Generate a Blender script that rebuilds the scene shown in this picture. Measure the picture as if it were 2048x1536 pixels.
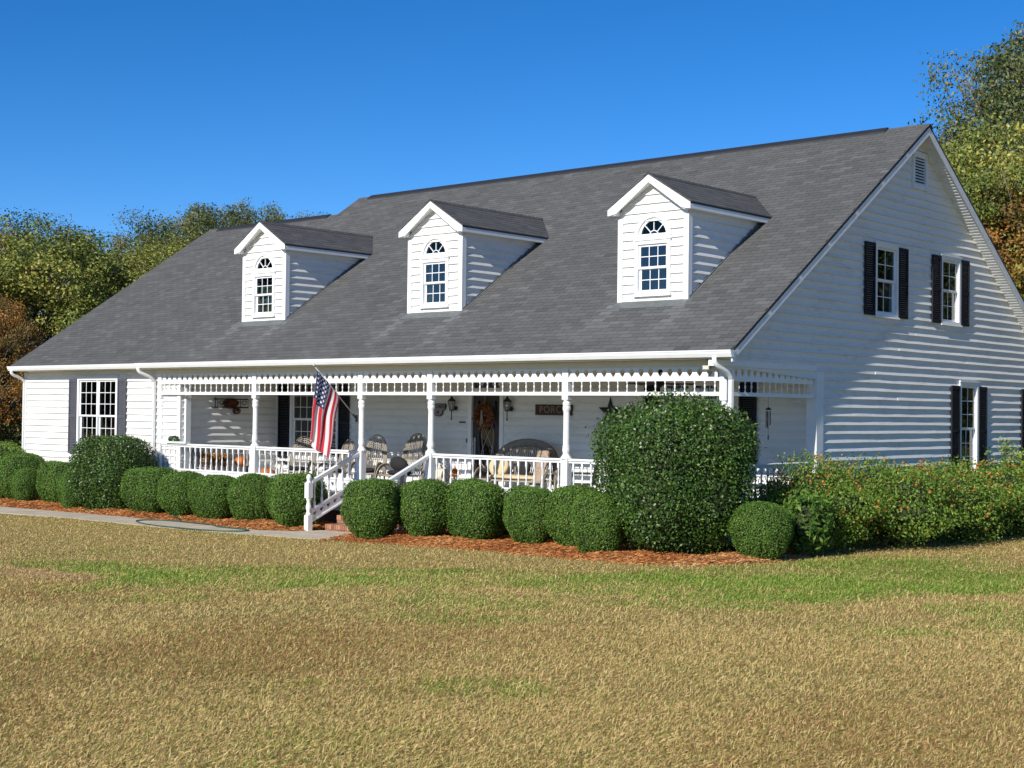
import bpy, math, random
import numpy as np
from mathutils import Matrix, Vector

for o in list(bpy.data.objects): bpy.data.objects.remove(o, do_unlink=True)
scene = bpy.context.scene
C = scene.collection
rnd = random.Random(7)

# ------------------------------------------------------------------ camera, sky, sun, exposure
CAM = (13.7674, -21.5293, 2.5852); YAW, PITCH, ROLL = -0.7267, 0.0193, 0.0121
cam_d = bpy.data.cameras.new('camera'); cam = bpy.data.objects.new('camera', cam_d); C.objects.link(cam)
cam_d.sensor_width = 36.0; cam_d.lens = 2912.06 / 2048 * 36; cam_d.clip_start = .1; cam_d.clip_end = 3000
_f = Vector((math.sin(YAW)*math.cos(PITCH), math.cos(YAW)*math.cos(PITCH), math.sin(PITCH)))
_r0 = Vector((math.cos(YAW), -math.sin(YAW), 0)); _u0 = _r0.cross(_f)
_r = _r0*math.cos(ROLL) + _u0*math.sin(ROLL); _u = -_r0*math.sin(ROLL) + _u0*math.cos(ROLL)
cam.matrix_world = Matrix(((_r.x, _u.x, -_f.x, CAM[0]), (_r.y, _u.y, -_f.y, CAM[1]), (_r.z, _u.z, -_f.z, CAM[2]), (0, 0, 0, 1)))
scene.camera = cam

SUN = Vector((.112, -1.0, .562)).normalized()
world = bpy.data.worlds.new('World'); scene.world = world; world.use_nodes = True
wn = world.node_tree.nodes; wl = world.node_tree.links
sky = wn.new('ShaderNodeTexSky'); sky.sky_type = 'NISHITA'; sky.sun_disc = False
sky.sun_elevation = math.asin(SUN.z); sky.sun_rotation = math.atan2(SUN.x, SUN.y)
sky.altitude = 0; sky.air_density = .6; sky.dust_density = 0.0; sky.ozone_density = 3.5
hs = wn.new('ShaderNodeHueSaturation'); hs.inputs['Saturation'].default_value = 1.30; hs.inputs['Hue'].default_value = .504; hs.inputs['Value'].default_value = 1.30
wl.new(sky.outputs[0], hs.inputs['Color']); wl.new(hs.outputs[0], wn['Background'].inputs[0]); wn['Background'].inputs[1].default_value = .094
sun_d = bpy.data.lights.new('sun', 'SUN'); sun_d.energy = 4.6; sun_d.angle = math.radians(.53); sun_d.color = (1, .955, .88)
sun = bpy.data.objects.new('sun', sun_d); C.objects.link(sun)
sun.rotation_euler = SUN.to_track_quat('Z', 'Y').to_euler(); sun.location = (10, -60, 40)
scene.view_settings.view_transform = 'Standard'; scene.view_settings.look = 'None'
scene.view_settings.exposure = 0.26; scene.view_settings.gamma = 1.0; scene.view_settings.use_curve_mapping = False
scene.render.engine = 'CYCLES'

# ------------------------------------------------------------------ helpers
WM = {}                                   # world matrix of everything linked so far
def link(o, parent=None, M=None):
    C.objects.link(o)
    M = M or Matrix.Identity(4)
    WM[o.name] = M
    if parent is not None:
        o.parent = parent; o.matrix_parent_inverse = WM[parent.name].inverted()
    o.matrix_basis = M
    return o
def thing(name, label, cat, loc=(0, 0, 0), group=None, rotz=0):
    o = bpy.data.objects.new(name, None); o.empty_display_size = .2
    link(o, None, Matrix.Translation(loc) @ Matrix.Rotation(rotz, 4, 'Z'))
    return tag(o, label, cat, group)
def tag(o, label=None, cat=None, group=None, kind=None):
    if label: o['label'] = label
    if cat: o['category'] = cat
    if group: o['group'] = group
    if kind: o['kind'] = kind
    return o
def empty_part(name, parent, loc=(0, 0, 0)):
    o = bpy.data.objects.new(name, None); o.empty_display_size = .1
    return link(o, parent, Matrix.Translation(loc))
def move_thing(o, loc, rotz=0, s=1):
    o.matrix_basis = Matrix.Translation(loc) @ Matrix.Rotation(rotz, 4, 'Z') @ Matrix.Diagonal((s, s, s, 1)) if not isinstance(s, tuple) else Matrix.Translation(loc) @ Matrix.Rotation(rotz, 4, 'Z') @ Matrix.Diagonal((*s, 1))
    return o
def copy_thing(o, loc, rotz=0, s=1, label=None, group=None):
    def rec(a, p):
        c = a.copy(); C.objects.link(c); WM[c.name] = Matrix.Identity(4)
        if p is not None: c.parent = p; c.matrix_parent_inverse = a.matrix_parent_inverse.copy()
        for ch in list(a.children): rec(ch, c)
        return c
    c = rec(o, None)
    if label: c['label'] = label
    if group: c['group'] = group
    return move_thing(c, loc, rotz, s)

class MB:
    """collects geometry; build() links it as one mesh object"""
    def __init__(s, T=None): s.v = []; s.f = []; s.cv = []; s.T = T
    def add(s, vs, fs, c=None):
        n = len(s.v)
        s.v += [tuple(s.T(*p)) for p in vs] if s.T else [tuple(p) for p in vs]
        s.f += [tuple(i + n for i in f) for f in fs]
        if c is not None: s.cv += [c] * (len(s.v) - len(s.cv))
        return s
    def box(s, x0, x1, y0, y1, z0, z1, c=None):
        return s.add([(x0, y0, z0), (x1, y0, z0), (x1, y1, z0), (x0, y1, z0), (x0, y0, z1), (x1, y0, z1), (x1, y1, z1), (x0, y1, z1)],
              [(0, 3, 2, 1), (4, 5, 6, 7), (0, 1, 5, 4), (1, 2, 6, 5), (2, 3, 7, 6), (3, 0, 4, 7)], c)
    def prism(s, poly, a0, a1, axis=0, c=None):
        """poly: 2D outline in the other two axes; extruded along axis from a0 to a1"""
        n = len(poly)
        def P(a, q): return (a, q[0], q[1]) if axis == 0 else (q[0], a, q[1]) if axis == 1 else (q[0], q[1], a)
        vs = [P(a0, q) for q in poly] + [P(a1, q) for q in poly]
        return s.add(vs, [tuple(range(n))[::-1], tuple(range(n, 2*n))] + [(i, (i+1) % n, n+(i+1) % n, n+i) for i in range(n)], c)
    def lathe(s, prof, cx, cy, seg=10, c=None, axis='z', cz=0):
        """prof: (radius, height) pairs"""
        vs = []; fs = []
        for r, h in prof:
            for i in range(seg):
                a = 2*math.pi*(i+.5)/seg; q = (r*math.cos(a), r*math.sin(a))
                vs.append((cx+q[0], cy+q[1], cz+h) if axis == 'z' else (cx+q[0], cy+h, cz+q[1]) if axis == 'y' else (cx+h, cy+q[0], cz+q[1]))
        for j in range(len(prof)-1):
            for i in range(seg):
                k = (i+1) % seg; fs.append((j*seg+i, j*seg+k, (j+1)*seg+k, (j+1)*seg+i))
        fs.append(tuple(range(seg))[::-1]); fs.append(tuple((len(prof)-1)*seg+i for i in range(seg)))
        return s.add(vs, fs, c)
    def tube(s, pts, r, seg=6, c=None, closed=False):
        pts = [Vector(p) for p in pts]; n = len(pts); vs = []; fs = []
        rr = r if isinstance(r, (list, tuple)) else [r]*n
        up = None
        for i, p in enumerate(pts):
            d = (pts[(i+1) % n] - pts[i-1]) if closed else (pts[min(i+1, n-1)] - pts[max(i-1, 0)])
            d.normalize()
            if up is None: up = Vector((0, 0, 1)) if abs(d.z) < .9 else Vector((1, 0, 0))
            a = d.cross(up)
            if a.length < 1e-5: a = d.cross(Vector((.3, .7, .2)))
            a.normalize(); b = a.cross(d); up = b
            for k in range(seg):
                t = 2*math.pi*k/seg; vs.append(p + a*rr[i]*math.cos(t) + b*rr[i]*math.sin(t))
        for i in range(n if closed else n-1):
            j = (i+1) % n
            for k in range(seg):
                l = (k+1) % seg; fs.append((i*seg+k, i*seg+l, j*seg+l, j*seg+k))
        if not closed: fs.append(tuple(range(seg))[::-1]); fs.append(tuple((n-1)*seg+k for k in range(seg)))
        return s.add(vs, fs, c)
    def bar(s, a, b, w, h, c=None, up=(0, 0, 1)):
        """rectangular bar from a to b, w across, h along up"""
        a = Vector(a); b = Vector(b); d = (b-a).normalized(); x = d.cross(Vector(up)).normalized(); y = x.cross(d)
        vs = []
        for p in (a, b):
            for sx, sy in ((-1, -1), (1, -1), (1, 1), (-1, 1)): vs.append(p + x*sx*w/2 + y*sy*h/2)
        return s.add(vs, [(0, 1, 2, 3), (7, 6, 5, 4), (0, 4, 5, 1), (1, 5, 6, 2), (2, 6, 7, 3), (3, 7, 4, 0)], c)
    def ell(s, c0, r, nu=12, nv=8, c=None):
        prof = []; vs = []; fs = []
        for j in range(nv+1):
            t = math.pi*j/nv
            for i in range(nu):
                a = 2*math.pi*i/nu; vs.append((c0[0]+r[0]*math.sin(t)*math.cos(a), c0[1]+r[1]*math.sin(t)*math.sin(a), c0[2]-r[2]*math.cos(t)))
        for j in range(nv):
            for i in range(nu):
                k = (i+1) % nu; fs.append((j*nu+i, j*nu+k, (j+1)*nu+k, (j+1)*nu+i))
        return s.add(vs, fs, c)
    def mesh(s, name, m, smooth=False):
        me = bpy.data.meshes.new(name); me.from_pydata(s.v, [], s.f); me.update()
        if s.cv:
            at = me.attributes.new('cv', 'FLOAT', 'POINT'); at.data.foreach_set('value', np.array(s.cv, 'f'))
        for x in (m if isinstance(m, list) else [m]): me.materials.append(x)
        if smooth: me.polygons.foreach_set('use_smooth', [True]*len(me.polygons))
        return me
    def build(s, name, m, parent=None, smooth=False, **kw):
        o = bpy.data.objects.new(name, s.mesh(name, m, smooth)); link(o, parent)
        return tag(o, **kw) if kw else o
def inst(name, me, parent, M):
    o = bpy.data.objects.new(name, me); return link(o, parent, M if isinstance(M, Matrix) else Matrix.Translation(M))
def np_mesh(name, V, F, m, cv=None, col=None, smooth=False):
    """V (n,3) array, F (m,k) array of equal-sized faces"""
    me = bpy.data.meshes.new(name); k = F.shape[1]
    me.vertices.add(len(V)); me.vertices.foreach_set('co', np.ascontiguousarray(V, 'f').ravel())
    me.loops.add(F.size); me.loops.foreach_set('vertex_index', np.ascontiguousarray(F, 'i').ravel())
    me.polygons.add(len(F)); me.polygons.foreach_set('loop_start', np.arange(len(F), dtype='i')*k)
    me.polygons.foreach_set('loop_total', np.full(len(F), k, 'i'))
    if smooth: me.polygons.foreach_set('use_smooth', np.ones(len(F), bool))
    me.update(calc_edges=True)
    if cv is not None: me.attributes.new('cv', 'FLOAT', 'POINT').data.foreach_set('value', np.ascontiguousarray(cv, 'f'))
    if col is not None:
        c4 = np.ones((len(V), 4), 'f'); c4[:, :3] = col
        me.attributes.new('col', 'FLOAT_COLOR', 'POINT').data.foreach_set('color', c4.ravel())
    for x in (m if isinstance(m, list) else [m]): me.materials.append(x)
    return me

# ------------------------------------------------------------------ materials
def nodes(name):
    m = bpy.data.materials.new(name); m.use_nodes = True
    return m, m.node_tree.nodes, m.node_tree.links, m.node_tree.nodes['Principled BSDF']
def ramp(n, l, fac, stops):
    r = n.new('ShaderNodeValToRGB')
    while len(r.color_ramp.elements) < len(stops): r.color_ramp.elements.new(.5)
    for e, (p, c) in zip(r.color_ramp.elements, stops): e.position = p; e.color = (*c, 1)
    l.new(fac, r.inputs[0]); return r.outputs[0]
def noise(n, l, scale, detail=4, coord='Object', rough=.6, stretch=None):
    tc = n.new('ShaderNodeTexCoord'); t = n.new('ShaderNodeTexNoise'); src = tc.outputs[coord]
    if stretch:
        mp = n.new('ShaderNodeMapping'); mp.inputs['Scale'].default_value = stretch; l.new(src, mp.inputs[0]); src = mp.outputs[0]
    l.new(src, t.inputs['Vector']); t.inputs['Scale'].default_value = scale; t.inputs['Detail'].default_value = detail; t.inputs['Roughness'].default_value = rough
    return t.outputs[0]
def paint(name, col, rough=.5, var=.06, scale=3., bump=.0, bscale=60, spec=.5, stretch=None, detail=5):
    m, n, l, b = nodes(name)
    c0 = [max(0, x*(1-var)) for x in col]; c1 = [min(1, x*(1+var*.6)) for x in col]
    l.new(ramp(n, l, noise(n, l, scale, detail, stretch=stretch), [(.3, c0), (.7, c1)]), b.inputs['Base Color'])
    b.inputs['Roughness'].default_value = rough; b.inputs['Specular IOR Level'].default_value = spec
    if bump:
        bp = n.new('ShaderNodeBump'); bp.inputs['Strength'].default_value = bump; bp.inputs['Distance'].default_value = .01
        l.new(noise(n, l, bscale, 3), bp.inputs['Height']); l.new(bp.outputs[0], b.inputs['Normal'])
    return m
def attr_mat(name, stops, rough=.6, attr='cv', transl=0., spec=.4, nscale=0, nvar=.3, bump=0, bscale=90):
    """colour from a per-piece attribute, optionally broken up by fine noise"""
    m, n, l, b = nodes(name)
    a = n.new('ShaderNodeAttribute'); a.attribute_name = attr; fac = a.outputs['Fac']
    if nscale:
        mx = n.new('ShaderNodeMath'); mx.operation = 'MULTIPLY_ADD'; mx.inputs[1].default_value = nvar; l.new(noise(n, l, nscale, 5), mx.inputs[0])
        sb = n.new('ShaderNodeMath'); sb.operation = 'SUBTRACT'; l.new(fac, sb.inputs[0]); sb.inputs[1].default_value = nvar/2
        l.new(sb.outputs[0], mx.inputs[2]); fac = mx.outputs[0]
    col = ramp(n, l, fac, stops)
    l.new(col, b.inputs['Base Color']); b.inputs['Roughness'].default_value = rough; b.inputs['Specular IOR Level'].default_value = spec
    if bump:
        bp = n.new('ShaderNodeBump'); bp.inputs['Strength'].default_value = bump; bp.inputs['Distance'].default_value = .01
        l.new(noise(n, l, bscale, 3), bp.inputs['Height']); l.new(bp.outputs[0], b.inputs['Normal'])
    if transl:
        t = n.new('ShaderNodeBsdfTranslucent'); l.new(col, t.inputs[0]); mx = n.new('ShaderNodeMixShader'); mx.inputs[0].default_value = transl
        l.new(b.outputs[0], mx.inputs[1]); l.new(t.outputs[0], mx.inputs[2]); l.new(mx.outputs[0], n['Material Output'].inputs[0])
    return m
def glass_mat(name, tint=(.50, .56, .54), refl=.09):
    m, n, l, b = nodes(name); n.remove(b)
    t = n.new('ShaderNodeBsdfTransparent'); t.inputs[0].default_value = (*tint, 1)
    g = n.new('ShaderNodeBsdfGlossy'); g.inputs['Roughness'].default_value = .02
    fr = n.new('ShaderNodeFresnel'); fr.inputs[0].default_value = 1.5
    ad = n.new('ShaderNodeMath'); ad.operation = 'ADD'; ad.inputs[1].default_value = refl; l.new(fr.outputs[0], ad.inputs[0])
    bp = n.new('ShaderNodeBump'); bp.inputs['Strength'].default_value = .02; bp.inputs['Distance'].default_value = .02; l.new(noise(n, l, 2.5, 1), bp.inputs['Height']); l.new(bp.outputs[0], g.inputs['Normal'])
    mx = n.new('ShaderNodeMixShader'); ge = n.new('ShaderNodeNewGeometry'); iv = n.new('ShaderNodeMath'); iv.operation = 'SUBTRACT'; iv.inputs[0].default_value = 1; l.new(ge.outputs['Backfacing'], iv.inputs[1])
    ml = n.new('ShaderNodeMath'); ml.operation = 'MULTIPLY'; l.new(ad.outputs[0], ml.inputs[0]); l.new(iv.outputs[0], ml.inputs[1])   # the pane's far face adds no second mirror
    l.new(ml.outputs[0], mx.inputs[0]); l.new(t.outputs[0], mx.inputs[1]); l.new(g.outputs[0], mx.inputs[2])
    l.new(mx.outputs[0], n['Material Output'].inputs[0]); return m

def siding_mat():
    m, n, l, b = nodes('white_siding')
    a = noise(n, l, 1.1, 6, stretch=(1, 1, 3)); c = noise(n, l, 14, 4, stretch=(.35, .35, 1.5))
    mx = n.new('ShaderNodeMath'); mx.operation = 'MULTIPLY'; l.new(a, mx.inputs[0]); l.new(c, mx.inputs[1])
    l.new(ramp(n, l, mx.outputs[0], [(.1, (.65, .635, .58)), (.22, (.765, .755, .715)), (.5, (.805, .80, .765))]), b.inputs['Base Color'])
    b.inputs['Roughness'].default_value = .55
    bp = n.new('ShaderNodeBump'); bp.inputs['Strength'].default_value = .12; bp.inputs['Distance'].default_value = .01
    l.new(noise(n, l, 25, 3, stretch=(.2, .2, 2)), bp.inputs['Height']); l.new(bp.outputs[0], b.inputs['Normal'])
    return m
M_SIDING = siding_mat()
M_TRIM = paint('white_trim', (.82, .82, .80), .42, .05, 4)
M_TRIMW = paint('weathered_white_trim', (.78, .785, .78), .5, .14, 6, detail=8)
M_WIN = paint('white_window_vinyl', (.84, .84, .83), .35, .02, 3)
M_SHUT = paint('black_shutter', (.010, .011, .017), .6, .2, 5, spec=.3)
M_SHUTF = paint('faded_black_shutter', (.075, .077, .092), .65, .15, 5, spec=.5)
M_SHING = attr_mat('grey_shingle', [(0, (.060, .060, .058)), (.5, (.108, .107, .104)), (1, (.18, .178, .172))], .9, spec=.2, nscale=40, nvar=.14, bump=.5, bscale=160)
M_DARK = paint('dark_void', (.012, .012, .013), .9, .2)
M_GLASS = glass_mat('window_glass')
M_ROOM = paint('room_shade_black', (.014, .013, .012), .9, .1)  # near-black: the shade of the interiors is put into the colour
M_CURT = paint('cream_curtain', (.55, .53, .42), .8, .15, 7, stretch=(6, 6, .4))
M_DOOR = paint('brown_door_wood', (.030, .016, .011), .4, .3, 8, stretch=(6, 6, .6))
M_BLACK = paint('black_metal', (.012, .012, .013), .45, .2, 6)
M_METAL = paint('silver_metal', (.45, .45, .46), .35, .1)
M_FLOOR = paint('porch_floor_grey', (.34, .34, .33), .6, .15, 4)
M_CEIL = paint('porch_ceiling', (.72, .67, .53), .6, .05)
M_FLASH = paint('grey_flashing', (.135, .145, .14), .55, .25, 9, detail=8)
M_BRICK = attr_mat('red_brick', [(0, (.22, .085, .05)), (.5, (.34, .15, .085)), (1, (.42, .22, .13))], .85, nscale=18, nvar=.4, bump=.4)
M_MORTAR = paint('mortar', (.42, .36, .30), .9, .15, 14)
M_CONC = paint('concrete', (.54, .46, .34), .9, .22, 2.2, bump=.25, bscale=80, detail=9)
M_VENT = paint('ridge_vent_black', (.018, .019, .022), .7, .2)

# ------------------------------------------------------------------ ground shape
def sp(x, k=1.5): return np.where(np.asarray(x)/k > 30, x, k*np.log1p(np.exp(np.clip(np.asarray(x)/k, -30, 30))))
def G(x, y): return .018*np.minimum(sp(np.asarray(x, float)+9.3), 40) + .02*np.minimum(sp(-2.5-np.asarray(y, float)), 40)
def g(x, y): return float(G(x, y))
def vnoise(x, y, s, seed):
    x = np.asarray(x)/s; y = np.asarray(y)/s; xi = np.floor(x).astype(int); yi = np.floor(y).astype(int); fx = x-xi; fy = y-yi
    fx = fx*fx*(3-2*fx); fy = fy*fy*(3-2*fy)
    def h(a, b):
        t = np.sin(a*127.1+b*311.7+seed*74.7)*43758.5453; return t-np.floor(t)
    return (h(xi, yi)*(1-fx)+h(xi+1, yi)*fx)*(1-fy)+(h(xi, yi+1)*(1-fx)+h(xi+1, yi+1)*fx)*fy
def fbm(x, y, s, seed, o=3): return sum(vnoise(x, y, s/2**i, seed+i)*.5**i for i in range(o))/sum(.5**i for i in range(o))

# ------------------------------------------------------------------ THE HOUSE (measurements in metres)
SL, R0 = .6768, 3.96                       # main roof: z = R0 + SL*y on the front slope
def R(y): return R0 + SL*y
EY, RY, RZ = -.3566, 7.0908, 8.7592        # eave, ridge
XL, XW0 = -17.70, -23.93                   # left rake of main roof, of wing roof
WSL, WR0 = .6673, 3.7234+.6673*.3177       # wing roof
WRY, WRZ = 6.4251, 8.2237
GX = -.356                                 # gable wall plane
PD = 3.2162                                # porch wall plane
WWY = .10                                  # wing wall plane
RWX = -16.5                                # porch return wall
FZ = .69                                   # porch floor
EXPO = .172                                # siding exposure
house = thing('house', 'long white clapboard house with grey shingle roof, three dormers and full front porch', 'house', (-9, 6, 0))

# local frames: (u along wall, v up, w outward) -> world
def front(y): return lambda u, v, w: (u, y-w, v)
def right(x): return lambda u, v, w: (x+w, u, v)
def left(x): return lambda u, v, w: (x-w, u, v)

def cut(a, b, holes):
    seg = [(a, b)]
    for h0, h1 in holes:
        out = []
        for s0, s1 in seg:
            if h1 <= s0 or h0 >= s1: out.append((s0, s1)); continue
            if h0 > s0: out.append((s0, h0))
            if h1 < s1: out.append((h1, s1))
        seg = out
    return [s for s in seg if s[1]-s[0] > .012]

def siding(name, parent, T, lo, hi, v0, v1, holes=lambda v: [], boards=True, back_m=None, label=None):
    """lo(v), hi(v): wall outline; holes(v): openings. Backing sheet = the wall part, one board object per run"""
    bk = MB(T); rows = []
    n = int(math.ceil((v1-v0)/EXPO - 1e-6))
    for i in range(n):
        a = v0+i*EXPO; b = min(a+EXPO, v1); mid = (a+b)/2
        for s0, s1 in cut(lo(mid), hi(mid), holes(mid)):
            e0 = abs(s0-lo(mid)) < 1e-6; e1 = abs(s1-hi(mid)) < 1e-6
            A0, B0 = (lo(a), lo(b)) if e0 else (s0, s0); A1, B1 = (hi(a), hi(b)) if e1 else (s1, s1)
            if A1 < A0: A0 = A1 = (A0+A1)/2
            if B1 < B0: B0 = B1 = (B0+B1)/2
            bk.add([(A0, a, 0), (A1, a, 0), (B1, b, 0), (B0, b, 0)], [(0, 1, 2, 3)])
            # butt joints: long runs are laid from several boards
            cuts = [0.]; L_ = max(A1-A0, B1-B0)
            if L_ > 4.4:
                p_ = rnd.uniform(1.4, 3.6)
                while p_ < L_-1.0: cuts.append(p_/L_); p_ += rnd.uniform(3.4, 3.7)
            cuts.append(1.)
            for c0, c1 in zip(cuts[:-1], cuts[1:]):
                e_ = .0015 if c0 > 0 else 0
                rows.append((a, b, A0+(A1-A0)*c0+e_, A0+(A1-A0)*c1-(.0015 if c1 < 1 else 0), B0+(B1-B0)*c0+e_, B0+(B1-B0)*c1-(.0015 if c1 < 1 else 0)))
    wall = bk.build(name, back_m or M_SIDING, parent)
    if label: wall['label'] = label
    if not boards: return wall
    for a, b, A0, A1, B0, B1 in rows:
        H = b-a
        prof = [(0, .001), (0, .0345), (.004, .036), (.034, .0235), (.070, .0085), (min(H, EXPO)+.004, .0035)]
        prof = [(min(a_, H+.004), b_) for a_, b_ in prof]
        k = max(1, int((A1-A0)/.55)); m = MB(T); vs = []; fs = []
        off = [rnd.gauss(0, .0024) for _ in range(k+1)]; sag = [rnd.gauss(0, .0018) for _ in range(k+1)]
        for j in range(k+1):
            t = j/k
            for q, (pv, pw) in enumerate(prof):
                r = min(1, pv/H) if H > 0 else 0
                u = (A0+(A1-A0)*t)*(1-r)+(B0+(B1-B0)*t)*r
                vs.append((u, a+pv+(sag[j] if q < 4 else 0), pw+(off[j] if 0 < q < 4 else off[j]*.4 if q else 0)))
        P = len(prof)
        for j in range(k):
            for q in range(P-1): fs.append((j*P+q, (j+1)*P+q, (j+1)*P+q+1, j*P+q+1))
        fs.append(tuple(range(P))); fs.append(tuple(k*P+q for q in range(P))[::-1])
        m.add(vs, fs); m.build('siding_board', M_SIDING, wall)
    return wall

def pane(T, parent, u0, u1, v0, v1, w):
    MB(T).box(u0, u1, v0, v1, w-.004, w).build('window_pane', M_GLASS, parent)
def sash(T, parent, u0, u1, v0, v1, w, nx, ny, fr=.045, mu=.016):
    m = MB(T)
    m.box(u0, u0+fr, v0, v1, w-.03, w); m.box(u1-fr, u1, v0, v1, w-.03, w)
    m.box(u0+fr, u1-fr, v0, v0+fr, w-.03, w-.0005); m.box(u0+fr, u1-fr, v1-fr, v1, w-.03, w-.0005)
    a0, a1, b0, b1 = u0+fr, u1-fr, v0+fr, v1-fr
    pw = (a1-a0-mu*(nx-1))/nx; ph = (b1-b0-mu*(ny-1))/ny
    for i in range(1, nx): x = a0+i*(pw+mu)-mu; m.box(x, x+mu, b0, b1, w-.022, w-.006)
    for j in range(1, ny): y = b0+j*(ph+mu)-mu; m.box(a0, a1, y, y+mu, w-.0215, w-.0065)
    m.build('window_sash', M_WIN, parent)
    for i in range(nx):
        for j in range(ny):
            x = a0+i*(pw+mu); y = b0+j*(ph+mu); pane(T, parent, x, x+pw, y, y+ph, w-.012)
def window(T, parent, u0, u1, v0, v1, nx=2, ny=3, units=1, cas=.085, name='window', curtain=None, part=None):
    """u0..u1, v0..v1: outside of the casing"""
    win = part or empty_part(name, parent, T((u0+u1)/2, v0, 0))
    m = MB(T)
    m.box(u0, u0+cas, v0, v1, -.03, .052); m.box(u1-cas, u1, v0, v1, -.03, .052)
    m.box(u0+cas, u1-cas, v1-cas, v1, -.03, .0515); m.box(u0-.02, u1+.02, v1-.001, v1+.028, 0, .072)
    m.box(u0+cas, u1-cas, v0+.03, v0+cas, -.03, .0515)
    m.box(u0+.002, u1-.002, v1-.03, v1+.095, -.004, .002); m.box(u0+.002, u1-.002, v0-.095, v0+.04, -.004, .002)
    # jambs going into the wall
    i0, i1, j0, j1 = u0+cas, u1-cas, v0+cas, v1-cas
    m.box(i0-.012, i0, j0, j1, -.13, -.03); m.box(i1, i1+.012, j0, j1, -.13, -.03); m.box(i0, i1, j0-.012, j0, -.13, -.03); m.box(i0, i1, j1, j1+.012, -.13, -.03)
    uw = (i1-i0)/units
    for k in range(1, units): m.box(i0+uw*k-.028, i0+uw*k+.028, j0, j1, -.1, .036)
    m.build('window_frame', M_WIN, win)
    MB(T).prism([(v0-.012, -.01), (v0-.012, .085), (v0+.024, .078), (v0+.034, -.01)], u0-.02, u1+.02, 0).build('window_sill', M_WIN, win)
    for k in range(units):
        a = i0+uw*k+(.028 if k else 0); b = i0+uw*(k+1)-(.028 if k < units-1 else 0); mid = (j0+j1)/2
        sash(T, win, a, b, mid-.012, j1, .012, nx, ny); sash(T, win, a, b, j0, mid+.02, -.024, nx, ny)
        if curtain:
            c = MB(T); n = 28
            for q0, q1 in curtain:
                for i in range(n):
                    x0 = a+(b-a)*(q0+(q1-q0)*i/n); x1 = a+(b-a)*(q0+(q1-q0)*(i+1)/n)
                    d0 = -.11-.02*math.sin(i*1.9); d1 = -.11-.02*math.sin((i+1)*1.9)
                    c.add([(x0, j0, d0), (x1, j0, d1), (x1, j1-(.0 if q1-q0 < .9 else .25*(j1-j0)), d1), (x0, j1-(.0 if q1-q0 < .9 else .25*(j1-j0)), d0)], [(0, 1, 2, 3)])
            c.build('curtain', M_CURT, win)
    return win
def shutter(T, parent, u0, u1, v0, v1, mat=M_SHUT):
    m = MB(T); st = .05
    m.box(u0, u0+st, v0, v1, .032, .065); m.box(u1-st, u1, v0, v1, .032, .065)
    mid = v0+(v1-v0)*.5
    for a, b in ((v0, v0+.075), (mid-.035, mid+.035), (v1-.075, v1)): m.box(u0+st, u1-st, a, b, .032, .0645)
    for a, b in ((v0+.075, mid-.035), (mid+.035, v1-.075)):
        n = int((b-a)/.042)
        for i in range(n):
            y = a+(b-a)*i/n; m.add([(u0+st, y, .058), (u1-st, y, .058), (u1-st, y+.04, .038), (u0+st, y+.04, .038)], [(0, 1, 2, 3)])
    return m.build('shutter', mat, parent)

# --- walls -------------------------------------------------------------------------------------------
# right gable wall
GW = [(5.34, 6.34, 4.61, 6.12, 2), (8.34, 9.33, 4.61, 6.12, 2), (9.32, 10.30, 1.28, 3.38, 2), (13.2, 14.18, 1.28, 3.38, 2)]
def g_holes(v): return [(a+.02, b-.02) for a, b, c, d, n in GW if c+.02 < v < d-.02] + ([(6.98, 7.64)] if 7.43 < v < 8.2 else [])
BACK = 2*RY-EY
def g_lo(v):
    if v < 3.43: return PD+.02
    return max(EY+.04, (v+.10-R0)/SL)
def g_hi(v): return min(BACK-.3, 2*RY-(v+.10-R0)/SL)
siding('gable_wall', house, right(GX), g_lo, g_hi, .342, RZ-.12, g_holes)
for a, b, c, d, n in GW:
    window(right(GX), house, a, b, c, d, n, 3 if c < 2 else 2, curtain=[(0, .22), (.8, 1)] if c < 2 else [(.72, .9)])
for a, b, c, d in ((4.90, 5.325, 4.63, 6.10), (6.355, 6.76, 4.63, 6.10), (7.905, 8.325, 4.63, 6.10), (9.345, 9.745, 4.63, 6.10), (8.89, 9.305, 1.31, 3.29), (10.315, 10.73, 1.31, 3.29), (12.73, 13.18, 1.31, 3.29), (14.2, 14.62, 1.31, 3.29)):
    shutter(right(GX), house, a, b, c, d)
# gable louvre vent
gv = empty_part('gable_vent', house, (GX, 7.31, 7.42))
MB(right(GX)).box(6.975, 7.645, 7.32, 7.44, -.004, .002).build('vent_flange', M_TRIMW, gv); MB(right(GX)).box(6.975, 7.645, 8.19, 8.30, -.004, .002).build('vent_flange', M_TRIMW, gv)
m = MB(right(GX)); m.box(6.97, 7.06, 7.42, 8.22, 0, .055); m.box(7.56, 7.65, 7.42, 8.22, 0, .055); m.box(7.06, 7.56, 7.42, 7.53, 0, .0545); m.box(7.06, 7.56, 8.10, 8.22, 0, .0545); m.build('vent_frame', M_TRIMW, gv)
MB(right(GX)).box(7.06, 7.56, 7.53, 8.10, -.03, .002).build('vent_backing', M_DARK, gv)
for i in range(9):
    y = 7.535+i*.0628; MB(right(GX)).add([(7.06, y, .038), (7.56, y, .038), (7.56, y+.042, .014), (7.06, y+.042, .014), (7.06, y+.006, .040), (7.56, y+.006, .040)], [(0, 1, 2, 3), (0, 4, 5, 1), (4, 3, 2, 5)]).build('vent_slat', M_TRIMW, gv)

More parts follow.
